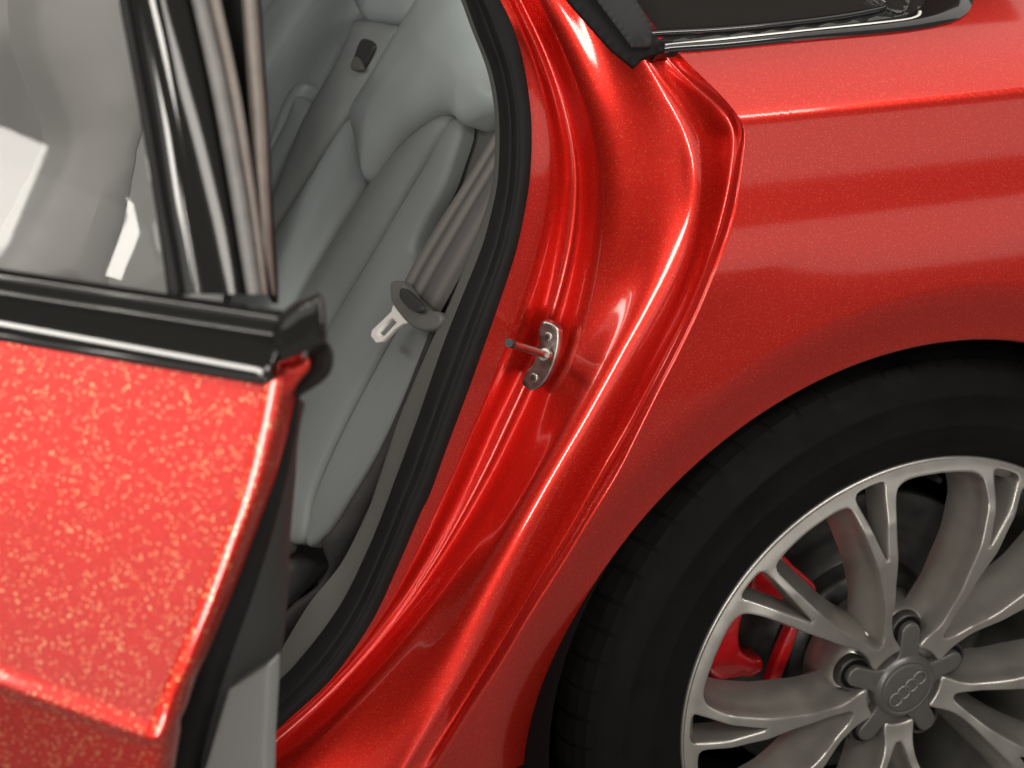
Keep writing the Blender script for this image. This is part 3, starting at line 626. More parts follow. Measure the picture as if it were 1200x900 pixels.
# ---------------------------------------------------------------- materials
def material(name, col, rough=.5, metal=0.0, coat=0.0, coat_rough=.03, ior=1.5, bump=None, var=None, spec=.5, aniso=0):
    m = bpy.data.materials.new(name); m.use_nodes = True
    nt = m.node_tree; b = nt.nodes['Principled BSDF']
    b.inputs['Base Color'].default_value = (*col, 1)
    b.inputs['Roughness'].default_value = rough
    b.inputs['Metallic'].default_value = metal
    b.inputs['Coat Weight'].default_value = coat
    b.inputs['Coat Roughness'].default_value = coat_rough
    b.inputs['IOR'].default_value = ior
    b.inputs['Specular IOR Level'].default_value = spec
    tc = nt.nodes.new('ShaderNodeTexCoord')
    if var:                                    # (scale, amount): mottled colour and gloss
        nz = nt.nodes.new('ShaderNodeTexNoise'); nz.inputs['Scale'].default_value = var[0]; nz.inputs['Detail'].default_value = 6
        nt.links.new(tc.outputs['Object'], nz.inputs['Vector'])
        mp = nt.nodes.new('ShaderNodeMapRange')
        mp.inputs['To Min'].default_value = 1 - var[1]; mp.inputs['To Max'].default_value = 1 + var[1]
        mp.inputs['From Min'].default_value = .25; mp.inputs['From Max'].default_value = .75
        nt.links.new(nz.outputs['Fac'], mp.inputs['Value'])
        mx = nt.nodes.new('ShaderNodeVectorMath'); mx.operation = 'SCALE'; mx.inputs[0].default_value = col
        nt.links.new(mp.outputs['Result'], mx.inputs['Scale'])
        nt.links.new(mx.outputs['Vector'], b.inputs['Base Color'])
        ma = nt.nodes.new('ShaderNodeMath'); ma.operation = 'MULTIPLY'; ma.inputs[1].default_value = rough; ma.use_clamp = True
        nt.links.new(mp.outputs['Result'], ma.inputs[0]); nt.links.new(ma.outputs[0], b.inputs['Roughness'])
    if bump:                                   # (kind, scale, strength, distance)
        kind, s, st, ds = bump
        if kind == 'voronoi':
            t = nt.nodes.new('ShaderNodeTexVoronoi'); out = 'Distance'
        else:
            t = nt.nodes.new('ShaderNodeTexNoise'); out = 'Fac'; t.inputs['Detail'].default_value = 5
        t.inputs['Scale'].default_value = s
        nt.links.new(tc.outputs['Object'], t.inputs['Vector'])
        bp = nt.nodes.new('ShaderNodeBump'); bp.inputs['Strength'].default_value = st; bp.inputs['Distance'].default_value = ds
        nt.links.new(t.outputs[out], bp.inputs['Height']); nt.links.new(bp.outputs['Normal'], b.inputs['Normal'])
    return m

def flake_paint(name, scale, gold_above, gold, grain):
    """clear-coated red metallic: flake glints are put into the base colour as brighter and a few gold cells, smooth lacquer on top"""
    m = bpy.data.materials.new(name); m.use_nodes = True
    nt = m.node_tree; N = nt.nodes; Lk = nt.links
    b = N['Principled BSDF']
    tc = N.new('ShaderNodeTexCoord')
    v = N.new('ShaderNodeTexVoronoi'); v.inputs['Scale'].default_value = scale
    Lk.new(tc.outputs['Object'], v.inputs['Vector'])
    wn = N.new('ShaderNodeTexWhiteNoise'); wn.noise_dimensions = '3D'
    Lk.new(v.outputs['Position'], wn.inputs['Vector'])
    mr = N.new('ShaderNodeMapRange'); mr.inputs['To Min'].default_value = 1 - grain; mr.inputs['To Max'].default_value = 1 + grain
    Lk.new(wn.outputs['Value'], mr.inputs['Value'])
    red = N.new('ShaderNodeVectorMath'); red.operation = 'SCALE'; red.inputs[0].default_value = PAINT_RED
    Lk.new(mr.outputs[0], red.inputs['Scale'])
    gt = N.new('ShaderNodeMapRange'); gt.inputs['From Min'].default_value = gold_above; gt.inputs['From Max'].default_value = 1.0
    gt.interpolation_type = 'SMOOTHSTEP'
    Lk.new(wn.outputs['Value'], gt.inputs['Value'])
    mx = N.new('ShaderNodeMix'); mx.data_type = 'RGBA'
    Lk.new(gt.outputs[0], mx.inputs['Factor']); Lk.new(red.outputs[0], mx.inputs[6]); mx.inputs[7].default_value = (*gold, 1)  # gold glints mixed into the colour, whatever the lamps do
    Lk.new(mx.outputs[2], b.inputs['Base Color'])
    b.inputs['Metallic'].default_value = .80; b.inputs['Roughness'].default_value = .38
    b.inputs['Coat Weight'].default_value = 1; b.inputs['Coat Roughness'].default_value = .085; b.inputs['Coat IOR'].default_value = 1.5
    return m
PAINT_RED = (.60, .018, .010)

M = dict(
    paint=flake_paint('red_metallic_paint', 1500, .91, (.72, .095, .04), .12),
    paint_glints=flake_paint('red_paint_with_glints', 1250, .925, (1, .60, .28), .16),  # same red paint; the door's blurred flake glints are put into its colour
    gloss=material('gloss_black_trim', (.012, .012, .013), .12, coat=.6, coat_rough=.03, bump=('noise', 30, .02, .002)),
    satin=material('satin_black_plastic', (.022, .022, .023), .42, var=(40, .15), bump=('noise', 900, .1, .0003)),
    rubber=material('black_rubber', (.009, .009, .009), .6, spec=.22, var=(30, .2), bump=('noise', 500, .15, .0005)),
    seal_grey=material('grey_flock_seal', (.16, .155, .15), .55, var=(120, .18), bump=('noise', 1500, .25, .0004)),
    seal_beige=material('beige_seal_lip', (.17, .145, .13), .5, var=(120, .15)),
    tyre=material('tyre_rubber', (.0045, .0045, .0045), .72, spec=.09, var=(25, .3), bump=('noise', 260, .2, .0008)),
    alloy=material('silver_alloy', (.38, .366, .342), .35, metal=.85, coat=.25, coat_rough=.15, var=(45, .08), bump=('noise', 600, .05, .0002)),
    cap=material('dark_grey_cap', (.075, .072, .069), .38, metal=.3, coat=.2, coat_rough=.2, var=(60, .1)),
    steel=material('zinc_steel', (.42, .385, .36), .32, metal=1, var=(150, .2)),
    chrome=material('polished_steel', (.75, .74, .70), .14, metal=1),
    tongue=material('steel_tongue_glare', (.95, .93, .88), .35),  # the steel's white reflection is put into this near-white colour
    satin_trim=material('gloss_black_frame', (.010, .0095, .009), .07, ior=1.5),
    highlight_bead=material('painted_highlight_bead', (.85, .84, .80), .35, metal=.35),  # lamp reflection on the black trim, put into a pale colour
    caliper=material('red_caliper_enamel', (.50, .006, .010), .35, coat=.5, var=(60, .12)),
    disc=material('brake_iron', (.05, .048, .047), .42, metal=.7, var=(50, .25)),
    liner=material('wheel_liner', (.004, .004, .004), .9, spec=.1),
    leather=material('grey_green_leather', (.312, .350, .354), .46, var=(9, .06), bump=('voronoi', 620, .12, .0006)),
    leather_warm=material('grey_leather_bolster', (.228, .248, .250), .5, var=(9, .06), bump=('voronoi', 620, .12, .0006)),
    leather_dark=material('dark_grey_side_cloth', (.10, .10, .094), .6, var=(12, .08), bump=('voronoi', 620, .12, .0006)),  # darker grey of the seat's side wing
    trim_grey=material('grey_pillar_plastic', (.105, .105, .097), .5, spec=.3, bump=('noise', 900, .1, .0003)),
    trim_pale=material('pale_grey_leather', (.47, .475, .47), .5, var=(12, .06)),
    trim_mid=material('mid_grey_lining', (.56, .565, .56), .6, var=(8, .08)),
    card_grey=material('grey_door_card', (.17, .175, .17), .55, spec=.3, bump=('noise', 900, .1, .0003)),
    charcoal=material('charcoal_plastic', (.030, .030, .030), .6, bump=('noise', 900, .12, .0003)),
    lining=material('cabin_lining', (.05, .05, .048), .8),
    plastic=material('grey_belt_plastic', (.13, .13, .122), .42, bump=('noise', 900, .08, .0003)),
    concrete=material('garage_concrete', (.15, .147, .14), .55, var=(3, .25), bump=('noise', 60, .2, .002)),
)
def webbing():
    m = material('belt_webbing', (.20, .19, .178), .62)
    nt = m.node_tree; b = nt.nodes['Principled BSDF']
    uv = nt.nodes.new('ShaderNodeUVMap'); sp = nt.nodes.new('ShaderNodeSeparateXYZ'); nt.links.new(uv.outputs[0], sp.inputs[0])
    cr_ = nt.nodes.new('ShaderNodeValToRGB'); cr_.color_ramp.interpolation = 'EASE'
    st = [(0, (.10, .095, .09)), (.12, (.20, .19, .175)), (.27, (.085, .082, .078)), (.40, (.19, .18, .165)), (.54, (.08, .077, .075)), (.64, (.095, .09, .09)), (.80, (.18, .17, .155)), (.94, (.09, .086, .082))]
    el = cr_.color_ramp.elements
    el[0].position = 0; el[0].color = (*st[0][1], 1); el[1].position = st[1][0]; el[1].color = (*st[1][1], 1)
    for p, c in st[2:]:
        e = el.new(p); e.color = (*c, 1)
    nt.links.new(sp.outputs['X'], cr_.inputs[0]); nt.links.new(cr_.outputs[0], b.inputs['Base Color'])
    w = nt.nodes.new('ShaderNodeTexWave'); w.bands_direction = 'Y'; w.inputs['Scale'].default_value = 60; w.inputs['Distortion'].default_value = .6
    nt.links.new(uv.outputs[0], w.inputs['Vector'])
    bp = nt.nodes.new('ShaderNodeBump'); bp.inputs['Strength'].default_value = .25; bp.inputs['Distance'].default_value = .0006
    nt.links.new(w.outputs['Fac'], bp.inputs['Height']); nt.links.new(bp.outputs[0], b.inputs['Normal'])
    return m
M['webbing'] = webbing()
def tinted_glass(name, tint, f0_ior, see):
    m = bpy.data.materials.new(name); m.use_nodes = True
    nt = m.node_tree; N = nt.nodes; b = N['Principled BSDF']
    b.inputs['Base Color'].default_value = (*tint, 1); b.inputs['Roughness'].default_value = .02; b.inputs['IOR'].default_value = f0_ior
    tr = N.new('ShaderNodeBsdfTransparent'); tr.inputs[0].default_value = (.86, .86, .85, 1)
    mx = N.new('ShaderNodeMixShader'); mx.inputs[0].default_value = see
    nt.links.new(b.outputs[0], mx.inputs[1]); nt.links.new(tr.outputs[0], mx.inputs[2]); nt.links.new(mx.outputs[0], N['Material Output'].inputs['Surface'])
    return m
M['glass'] = tinted_glass('tinted_door_glass', (.03, .03, .029), 1.8, .72)
M['privacy'] = tinted_glass('privacy_glass', (.022, .022, .021), 1.6, .0)

# ---------------------------------------------------------------- the surface it stands on
def sheet(name, x0, x1, y0, y1, z, mat):
    o = link(name, [(x0, y0, z), (x1, y0, z), (x1, y1, z), (x0, y1, z)], [(0, 1, 2, 3)], mat, smooth=False)
    o['kind'] = 'structure'
    return o
sheet('floor', -3.2, 2.6, -1.75, 2.6, -.025, M['concrete'])

# ---------------------------------------------------------------- the car
car = empty('car')
car['label'] = 'bright red metallic car with its rear door open and a silver alloy wheel'
car['category'] = 'car'

# -- rear quarter panel: side of the car from the door gap to behind the wheel arch
def quarter_panel():
    fe = [Vector((p.x, p.z)) for p in spline(D['fender_edge'], 90)]
    poly = fe[::-1] + [Vector((fe[0].x - .03, 1.10)), Vector((.55, 1.10)), Vector((.55, .15)), Vector((-.1, .10))]
    c = Vector((ARCH_X, ARCH_Z))
    bot = fe[-1] - c
    a_end = math.atan2(bot.y, bot.x) % (2 * math.pi)
    nf = 260
    ring = [(p, True) for p in spline([Vector((q.x, q.y, 0)) for q in fe[::-1]], nf)]
    corner = [fe[0], Vector((fe[0].x - .02, 1.10)), Vector((.02, 1.10)), Vector((.55, 1.10)), Vector((.55, .60)), Vector((.55, .22))]
    for p, q, m in zip(corner, corner[1:], (70, 170, 60, 40, 30)):
        ring += [(p.lerp(q, (k + 1) / m).to_3d(), False) for k in range(m)]
    na, nr = len(ring), 200
    wl_ = [(p[0], p[2]) for p in D['qtrim_mid'][:7]]
    def under_window(x, z):
        if not wl_[0][0] < x < wl_[-1][0]: return 0
        for (x0, z0), (x1, z1) in zip(wl_, wl_[1:]):
            if x0 <= x <= x1: zt = z0 + (z1 - z0) * (x - x0) / (x1 - x0)
        return .03 * _ss(.001, .004, z - zt) * _ss(wl_[-1][0], wl_[-1][0] - .006, x)
    ic = min(range(nf), key=lambda i: abs(ring[i][0].y - .905) + 9 * (ring[i][0].x < -.30))     # where the crease meets the gap
    knots = ((0, a_end - .0005), (ic, math.radians(106)), (nf - 1, math.radians(82)), (na - 1, -.12))
    verts = []
    for i, (O, on_fender) in enumerate(ring):
        for (i0, a0), (i1, a1) in zip(knots, knots[1:]):
            if i0 <= i <= i1: a = a0 + (a1 - a0) * (i - i0) / (i1 - i0)
        I = c + Vector((math.cos(a), math.sin(a))) * ARCH_R
        O = Vector((O.x, O.y)); d = (O - I); Ln = d.length
        yi = body_y(I.x, I.y)
        rad = (I - c).normalized()
        col = [(.010, .030), (.006, .018), (.0045, .008), (.0035, .0035), (.0015, .001)]
        for r, dy in col:
            p = I - rad * r; verts.append((p.x, yi + dy, p.y))
        for k in range(nr):
            t = k / (nr - 1)
            if t > .9: t = .9 + .1 * (1 - (1 - (t - .9) / .1) ** 2)
            p = I + d * t
            y = body_y(p.x, p.y) + under_window(p.x, p.y)
            e = Ln * (1 - t)
            if on_fender and e < .004:
                y += .0035 - .0035 / .004 * math.sqrt(max(.004 ** 2 - (.004 - e) ** 2, 0))
            verts.append((p.x, y, p.y))
        verts.append((O.x, body_y(O.x, O.y) + .009, O.y))
    nc = len(col) + nr + 1
    o = link('quarter_panel', verts, grid_faces(na, nc), M['paint'], car)
    fix(o, (0, -1, 0))
    nor = [tuple(v.normal) for v in o.data.vertices]
    for i in range(na):
        for k in range(2, nr - 30):
            q = i * nc + len(col) + k; x, _, z = verts[q]; h = 2e-4
            g = Vector(((body_y(x + h, z) - body_y(x - h, z)) / 2 / h, -1, (body_y(x, z + h) - body_y(x, z - h)) / 2 / h)).normalized()
            nor[q] = tuple(g)
    o.data.normals_split_custom_set_from_vertices(nor)
    return o
quarter_panel()

# -- door jamb: the folded edge of the door opening
loft('door_jamb', [D['jamb_%d' % k] for k in range(9)] + [[(p[0], p[1] + .006, p[2]) for p in D['jamb_9']]], M['paint'], car, n=200, sub=8, flip=(-.5, -1, 0),
     soften=lambda k: (1.5 if k < 2.2 else min(1.5 + (k - 2.2) * 2, 2.4)) if k < 4.3 else max(2.4 - 1.2 * (k - 4.3), .8))
strip('door_seal', D['seal_inner'], D['seal_outer'], M['rubber'], car, (-.35, -1, .1), bulge=.009, back=.02, n=160, sub=24, power=2.6,
      ribs=lambda t: .0022 * math.exp(-((t - .55) / .07) ** 2) - .0015 * math.exp(-((t - .38) / .05) ** 2))
strip('pillar_trim', D['pillar_trim_inner'], D['pillar_trim_outer'], M['trim_grey'], car, (-.5, -1, .2), bulge=.002, back=.01, n=160, sub=10)
pillow('dark_gap_panel', D['gap_panel'], M['charcoal'], car, (-.3, -1, .2), bulge=.004, edge=.02, back=.01)  # dark sheet added for the shaded gap between seat bolster and pillar

# -- striker
def striker():
    s = D['striker']
    root = empty('door_striker', car, s['centre'])
    c = V(s['centre'])
    up = (V(s['top']) - V(s['bottom'])); ln = up.length; up.normalize()
    pin0, pin1 = V(s['pin'][0]), V(s['pin'][1])
    nrm = Vector((-.72, -.66, .18)); nrm = (nrm - up * nrm.dot(up)).normalized()
    sd = up.cross(nrm); sd = sd if sd.x > 0 else -sd
    h = ln / 2
    # plate: straight on the side of the opening, bowed on the other
    out = []
    for a, b in ((-.0085, 1.0), (-.001, 1.04), (.006, .95), (.0095, .72), (.012, .35), (.0125, -.05), (.0115, -.45), (.008, -.80), (.002, -1.03), (-.006, -1.03), (-.0095, -.92), (-.0085, -.55), (-.0055, -.3), (-.0055, .25), (-.0095, .55), (-.0105, .85)):
        out.append(sd * a * 1.05 + up * b * h)
    pl = pillow('plate', out, M['steel'], root, nrm, bulge=.0016, edge=.0022, back=.0065, n=90, step=.002)
    for q in (.62, -.66):
        p = up * q * h + nrm * .0018 - sd * .0005
        for nm, r0, dz, mt in (('screw', .0046, .0022, 'steel'), ('screw_recess', .0022, .0026, 'satin')):
            ring = [p + (sd * math.cos(k * math.pi / 12) + up * math.sin(k * math.pi / 12)) * r0 for k in range(24)]
            pillow(nm, ring, M[mt], root, nrm, bulge=dz - .0012 if nm == 'screw' else .0002, edge=.0012, back=.003, n=24, step=.0015)
            if nm == 'screw': p = p + nrm * .0010
    d = pin1 - pin0
    a0, a1 = pin0 - c, pin1 - c
    tube('pin', [a0, a0.lerp(a1, .5), a1], .0032, M['steel'], root, seg=20)
    tube('pin_end', [a1, a1 + d.normalized() * .006], .0038, M['satin'], root, seg=20)
    away = Vector((.25, .9, -.35)).normalized() * .011
    tube('pin', [a0 + away, a1 + away], .0032, M['steel'], root, seg=20)
    tube('pin_bridge', [a1, a1 + away * .5 + d.normalized() * .002, a1 + away], .0032, M['steel'], root, seg=16, n=12)
    tube('pin_collar', [a0 - d.normalized() * .002, a0 + d.normalized() * .004], .0052, M['steel'], root, seg=20)
striker()

# -- rear quarter window
qw = empty('quarter_window', car)
QN = (0.02, -.72, .69)
pillow('window_glass', D['qglass'], M['privacy'], qw, QN, bulge=.0005, edge=.003, back=.003, smooth_outline=False)
strip('window_trim', D['qtrim_up'], D['qtrim_low'], M['gloss'], qw, QN, bulge=.0035, back=.008, n=120, sub=14)
tube('trim_highlight', D['qhighlight'], .0017, M['highlight_bead'], qw, seg=12, n=80)  # reflected lamp line on the trim, built as a pale rod
strip('window_frame', [(p[0], p[1] + .004, p[2] + .004) for p in D['qframe']], D['qframe'], M['gloss'], qw, QN, bulge=.0015, back=.004)
pillow('window_pane', D['qglass2'], M['privacy'], qw, QN, bulge=.0004, edge=.002, back=.003, n=40)
pillow('pillar_cover', D['qblock'], M['satin'], qw, (-.35, -.85, .35), bulge=.001, edge=.002, back=.01, smooth_outline=False, sharp_deg=40)
pillow('corner_rubber', D['qrubber'], M['rubber'], qw, (-.35, -.85, .35), bulge=.001, edge=.003, back=.01, smooth_outline=False)

# -- wheel
def wheel():
    root = empty('wheel', car)
    n = Vector(WHEEL_N).normalized()
    ex = (Vector((1, 0, 0)) - n * n.x).normalized(); ez = (-n).cross(ex) * -1
    if ez.z < 0: ez = -ez
    root.matrix_world = Matrix(((ex.x, -n.x, ez.x, WHEEL_C[0]), (ex.y, -n.y, ez.y, WHEEL_C[1]), (ex.z, -n.z, ez.z, WHEEL_C[2]), (0, 0, 0, 1)))
    RH = (0, .04, .05, .08, .12, .165, .20, .235, .25); HH = (-.005, -.005, -.004, .003, .013, .019, .016, .004, -.001)
    def face(r):
        for k in range(len(RH) - 1):
            if r <= RH[k + 1]:
                t = (r - RH[k]) / (RH[k + 1] - RH[k])
                t = t * t * (3 - 2 * t) * .5 + t * .5
                return HH[k] + (HH[k + 1] - HH[k]) * t
        return HH[-1]
    # tyre
    prof = [(.238, .03), (.240, .012), (.244, .007), (.2468, .004), (.2482, .0030), (.251, .0010), (.256, -.001), (.2575, -.0008), (.262, -.003), (.275, -.0065), (.279, -.0066), (.2805, -.0074), (.2835, -.0074), (.285, -.0068), (.298, -.0078), (.309, -.0070), (.3105, -.0078), (.3135, -.0074), (.315, -.0062), (.325, -.003), (.333, .002), (.340, .009), (.3455, .019), (.349, .032), (.351, .06), (.351, .12), (.349, .2), (.34, .24)]
    lathe('tyre', prof, M['tyre'], root, 180)
    # shoulder blocks of the tread: grooves cut by proud blocks, one part
    vs, fs = [], []
    nb = 72
    for k in range(nb):
        a0 = 2 * math.pi * k / nb; a1 = 2 * math.pi * (k + .86) / nb
        tw = .02
        ring = [(.3335, .0026, 0), (.3415, .0095, .15), (.3475, .0200, .4), (.3512, .034, .8), (.3528, .062, 1.2), (.350, .062, 1.2)]
        b = len(vs)
        for r, y, s in ring:
            for a in (a0, a1):
                a_ = a + tw * s
                vs.append((r * math.cos(a_), y, r * math.sin(a_)))
        for i in range(len(ring) - 1):
            fs.append((b + 2 * i, b + 2 * i + 1, b + 2 * i + 3, b + 2 * i + 2))
        for s_ in (0, 1):
            fs.append(tuple(b + 2 * i + s_ for i in range(len(ring))))
    tb = link('tread_blocks', vs, fs, M['tyre'], root, smooth=False); fix(tb); tb['kind'] = 'stuff'
    # rim lip and barrel
    lathe('rim', [(.2300, .012), (.2395, .004), (.2435, .0015), (.2455, .0012), (.2468, .0026), (.2474, .0055), (.2466, .010), (.2435, .014), (.2380, .020), (.229, .032), (.222, .06), (.214, .10), (.212, .2), (.225, .23)], M['alloy'], root, 180)
    # hub plate with the lug seats
    lathe('hub', [(.0, .016), (.05, .016), (.060, .018), (.069, .023), (.074, .034), (.077, .050), (.078, .07)], M['alloy'], root, 96)
    # one of the five double spokes, about local angle 0
    def pol(r, a): a = math.radians(a); return Vector((r * math.cos(a), r * math.sin(a)))
    def arc(r, a0, a1, m): return [pol(r, a0 + (a1 - a0) * k / m) for k in range(m + 1)]
    def dense(pts, closed=True, s=.004, smooth=True):
        q = spline([Vector((p.x, p.y, 0)) for p in pts], max(8, int(sum((a - b).length for a, b in zip(pts, pts[1:])) / s)), closed)
        return [Vector((p.x, p.y)) for p in q]
    lug_side = [(.2330, 36), (.2330, 31), (.2328, 27.5), (.2305, 25.2), (.2250, 23.6), (.2075, 21.9), (.185, 20.8), (.165, 20.0), (.140, 18.8), (.115, 17.2), (.095, 15.4), (.080, 14.2), (.068, 14.6), (.058, 17.0), (.050, 20.5), (.0445, 22.5)]
    up_ = dense([pol(*q) for q in lug_side], False)
    rad_ = [pol(r_, 36) for r_ in (.2427, .2403, .2380, .2355)]
    outer = arc(.2450, -36, 36, 40) + rad_ + up_ + arc(.0425, 20, -20, 8) + [Vector((p.x, -p.y)) for p in up_[::-1]] + [Vector((p.x, -p.y)) for p in rad_[::-1]]
    mw = [(.2330, 6), (.2335, 0), (.2330, -6), (.2315, -9.6), (.2270, -11.2), (.2050, -11.6), (.170, -11.9), (.140, -12.0), (.115, -11.3), (.095, -9.6), (.080, -7.4), (.070, -5.4), (.0635, -2.6), (.0622, 0)]
    mw = dense([pol(*q) for q in mw[:-1]] + [pol(*mw[-1])] + [pol(r, -a) for r, a in mw[-2:2:-1]] + [pol(.2315, 9.6)])
    nt_ = [(.1665, 16.0), (.180, 15.0), (.205, 14.0), (.228, 13.4), (.2365, 13.6), (.2390, 15.2), (.2392, 19.0), (.2375, 21.0), (.2300, 20.6), (.205, 18.8), (.180, 17.1)]
    n1 = dense([pol(*q) for q in nt_], s=.003); n2 = [Vector((p.x, -p.y)) for p in n1[::-1]]
    seam = lambda p: abs(abs(math.degrees(math.atan2(p.y, p.x))) - 36) < .3
    def area(p): return sum(p[i].x * p[(i + 1) % len(p)].y - p[(i + 1) % len(p)].x * p[i].y for i in range(len(p)))
    loops = []
    for i, l in enumerate((outer, mw, n1, n2)):
        cl = [l[0]]
        for p in l[1:]:
            if (p - cl[-1]).length > 4e-4: cl.append(p)
        if (cl[0] - cl[-1]).length < 4e-4: cl.pop()
        if area(cl) < 0: cl.reverse()
        loops.append(cl)
    coords, edges = [], []
    for l in loops:
        s = len(coords); coords += l; edges += [(s + i, s + (i + 1) % len(l)) for i in range(len(l))]
    nbd = len(coords)
    def ok(p): return inside(p, loops[0]) and not any(inside(p, h) for h in loops[1:])
    segs = [(l[i], l[(i + 1) % len(l)]) for l in loops for i in range(len(l))]
    segs = [(a, b) for a, b in segs if not (seam(a) and seam(b))]
    def dist(p):
        best = 1
        for a, b in segs:
            ab = b - a; t = min(max((p - a).dot(ab) / max(ab.length_squared, 1e-12), 0), 1)
            best = min(best, (p - a - ab * t).length_squared)
        return math.sqrt(best)
    for li, l in enumerate(loops):
        for off in (.0007, .0016, .0030):
            for i in range(len(l)):
                t = (l[(i + 1) % len(l)] - l[i - 1]).normalized()
                nn = Vector((-t.y, t.x)) * (1 if li == 0 else -1)
                p = l[i] + nn * off
                if ok(p) and dist(p) > off * .8: coords.append(p)
    x = .04
    while x < .25:
        y = -.15
        while y < .15:
            p = Vector((x, y))
            if ok(p) and dist(p) > .0035: coords.append(p)
            y += .005
        x += .005
    vo, eo, fo, orig, _, _ = delaunay_2d_cdt(coords, edges, [], 0, 1e-7)
    faces = []
    for f in fo:
        c = sum((vo[i] for i in f), Vector((0, 0))) / len(f)
        if ok(c): faces.append(tuple(f))
    BV = .0019
    verts, bidx = [], {}
    for i, p in enumerate(vo):
        k = [q for q in orig[i] if q < nbd]
        d = dist(p)
        t = min(d / BV, 1)
        edge_drop = BV * (1 - math.sqrt(max(1 - (1 - t) ** 2, 0)))
        if p.length > .2405: edge_drop = 0
        for q in k: bidx[q] = i
        verts.append((p.x, -face(p.length) + edge_drop, p.y))
    s = 0
    for li, l in enumerate(loops):
        ids = [bidx.get(s + i) for i in range(len(l))]
        keep_ = [i for i in range(len(l)) if ids[i] is not None]
        m = len(keep_)
        prev = [ids[i] for i in keep_]
        steps = ((.010, .0012), (.022, .0045), (.036, .0100), (.048, .0125)) if li < 2 else ((.006, .0006), (.016, .0022), (.030, .0034))
        for dep, off in steps:
            b0 = len(verts)
            for i in keep_:
                p = l[i]
                t = (l[(i + 1) % len(l)] - l[i - 1]).normalized()
                nn = Vector((-t.y, t.x)) * (-1 if li == 0 else 1)
                o_ = off
                if li == 0 and p.length > .2405: o_ = 0
                if li == 0 and p.length < .06: o_ = 0
                q = p + nn * o_
                verts.append((q.x, -face(p.length) + dep, q.y))
            cur = list(range(b0, b0 + m))
            for i in range(m):
                a, b = prev[i], prev[(i + 1) % m]
                if li == 0 and seam(l[keep_[i]]) and seam(l[keep_[(i + 1) % m]]): continue
                faces.append((a, b, cur[(i + 1) % m], cur[i]))
            prev = cur
        s += len(l)
    sp0 = link('spoke', verts, faces, M['alloy'], root)
    fix(sp0, (0, -1, 0)); sharp(sp0, 42)
    for k in range(5):
        o = sp0 if k == 0 else sp0.copy()
        if k:
            sc.collection.objects.link(o); o.parent = root
        o.rotation_euler = (0, -math.radians(WHEEL_ARM + 72 * k), 0)
    # lug pockets, bolts, cap
    for k in range(5):
        a = math.radians(WHEEL_ARM + 36 + 72 * k)
        d3 = Vector((math.cos(a), 0, math.sin(a)))
        c3 = d3 * .0575 + Vector((0, .012, 0))
        pk = lathe('lug_seat', [(.0, .0065), (.0125, .0065), (.0145, .003), (.0165, .0), (.0185, .002), (.0195, .010)], M['disc'], root, 40)
        pk.location = c3
        ho = lathe('lug_hole', [(.0, .001), (.0138, .001), (.0150, .0008)], M['liner'], root, 32); ho.location = c3
        bo = lathe('lug_bolt', [(.0, -.004), (.0075, -.004), (.0085, -.003), (.0085, .004)], M['steel'], root, 6, sharp_deg=30); bo.location = c3
    cap_y = .0035
    lathe('centre_cap', [(.0, cap_y - .0035), (.012, cap_y - .0034), (.024, cap_y - .0026), (.0262, cap_y - .0022), (.0268, cap_y - .0014), (.0276, cap_y - .0014), (.0284, cap_y - .0024), (.0300, cap_y - .0020), (.0315, cap_y - .0004), (.0335, cap_y + .001), (.0350, cap_y + .003), (.0355, cap_y + .02)], M['cap'], root, 96)
    for k in range(5):
        a = math.radians(WHEEL_ARM + 36 + 72 * k)
        d3 = Vector((math.cos(a), 0, math.sin(a))); t3 = Vector((-math.sin(a), 0, math.cos(a)))
        pts = [d3 * .026 - t3 * .0140, d3 * .036 - t3 * .0120, d3 * .046 - t3 * .0108, d3 * .057 - t3 * .0106]
        pts += [d3 * .0585 + (d3 * math.cos(q) + t3 * math.sin(q)) * .0106 for q in [math.radians(v) for v in range(-75, 76, 25)]]
        pts += [d3 * .057 + t3 * .0106, d3 * .046 + t3 * .0108, d3 * .036 + t3 * .0120, d3 * .026 + t3 * .0140]
        o = pillow('cap_arm', [p + Vector((0, cap_y + .003 + max(0, (p.length - .03)) * .07, 0)) for p in pts], M['cap'], root, (0, -1, 0), bulge=.0022, edge=.003, back=.008, n=70, step=.003)
    er = math.radians(EMBLEM_ANGLE)
    ed = Vector((math.cos(er), 0, math.sin(er)))
    for k in range(4):
        c = ed * ((k - 1.5) * .0106) + Vector((0, cap_y - .0036, 0))
        vs, fs = [], []
        R0, r0, ns, nr = .0071, .0012, 40, 10
        for i in range(ns):
            a = 2 * math.pi * i / ns
            for j in range(nr):
                b = 2 * math.pi * j / nr
                q = R0 + r0 * math.cos(b)
                vs.append(c + Vector((q * math.cos(a), r0 * .9 * math.sin(b), q * math.sin(a))))
        for i in range(ns):
            for j in range(nr):
                fs.append((i * nr + j, ((i + 1) % ns) * nr + j, ((i + 1) % ns) * nr + (j + 1) % nr, i * nr + (j + 1) % nr))
        fix(link('emblem_ring', vs, fs, M['cap_ring'], root))
    vd = lathe('valve', [(.0, -.006), (.003, -.006), (.0035, .0), (.0045, .012)], M['rubber'], root, 16)
    a = math.radians(82); vd.location = (.213 * math.cos(a), .03, .213 * math.sin(a))
M['cap_ring'] = material('grey_emblem_ring', (.16, .155, .148), .3, metal=.6)
WHEEL_C = (-.0021, .025, .3276)
WHEEL_N = (.0148, -1, .0431)
WHEEL_ARM = 123.6
EMBLEM_ANGLE = 38
wheel()

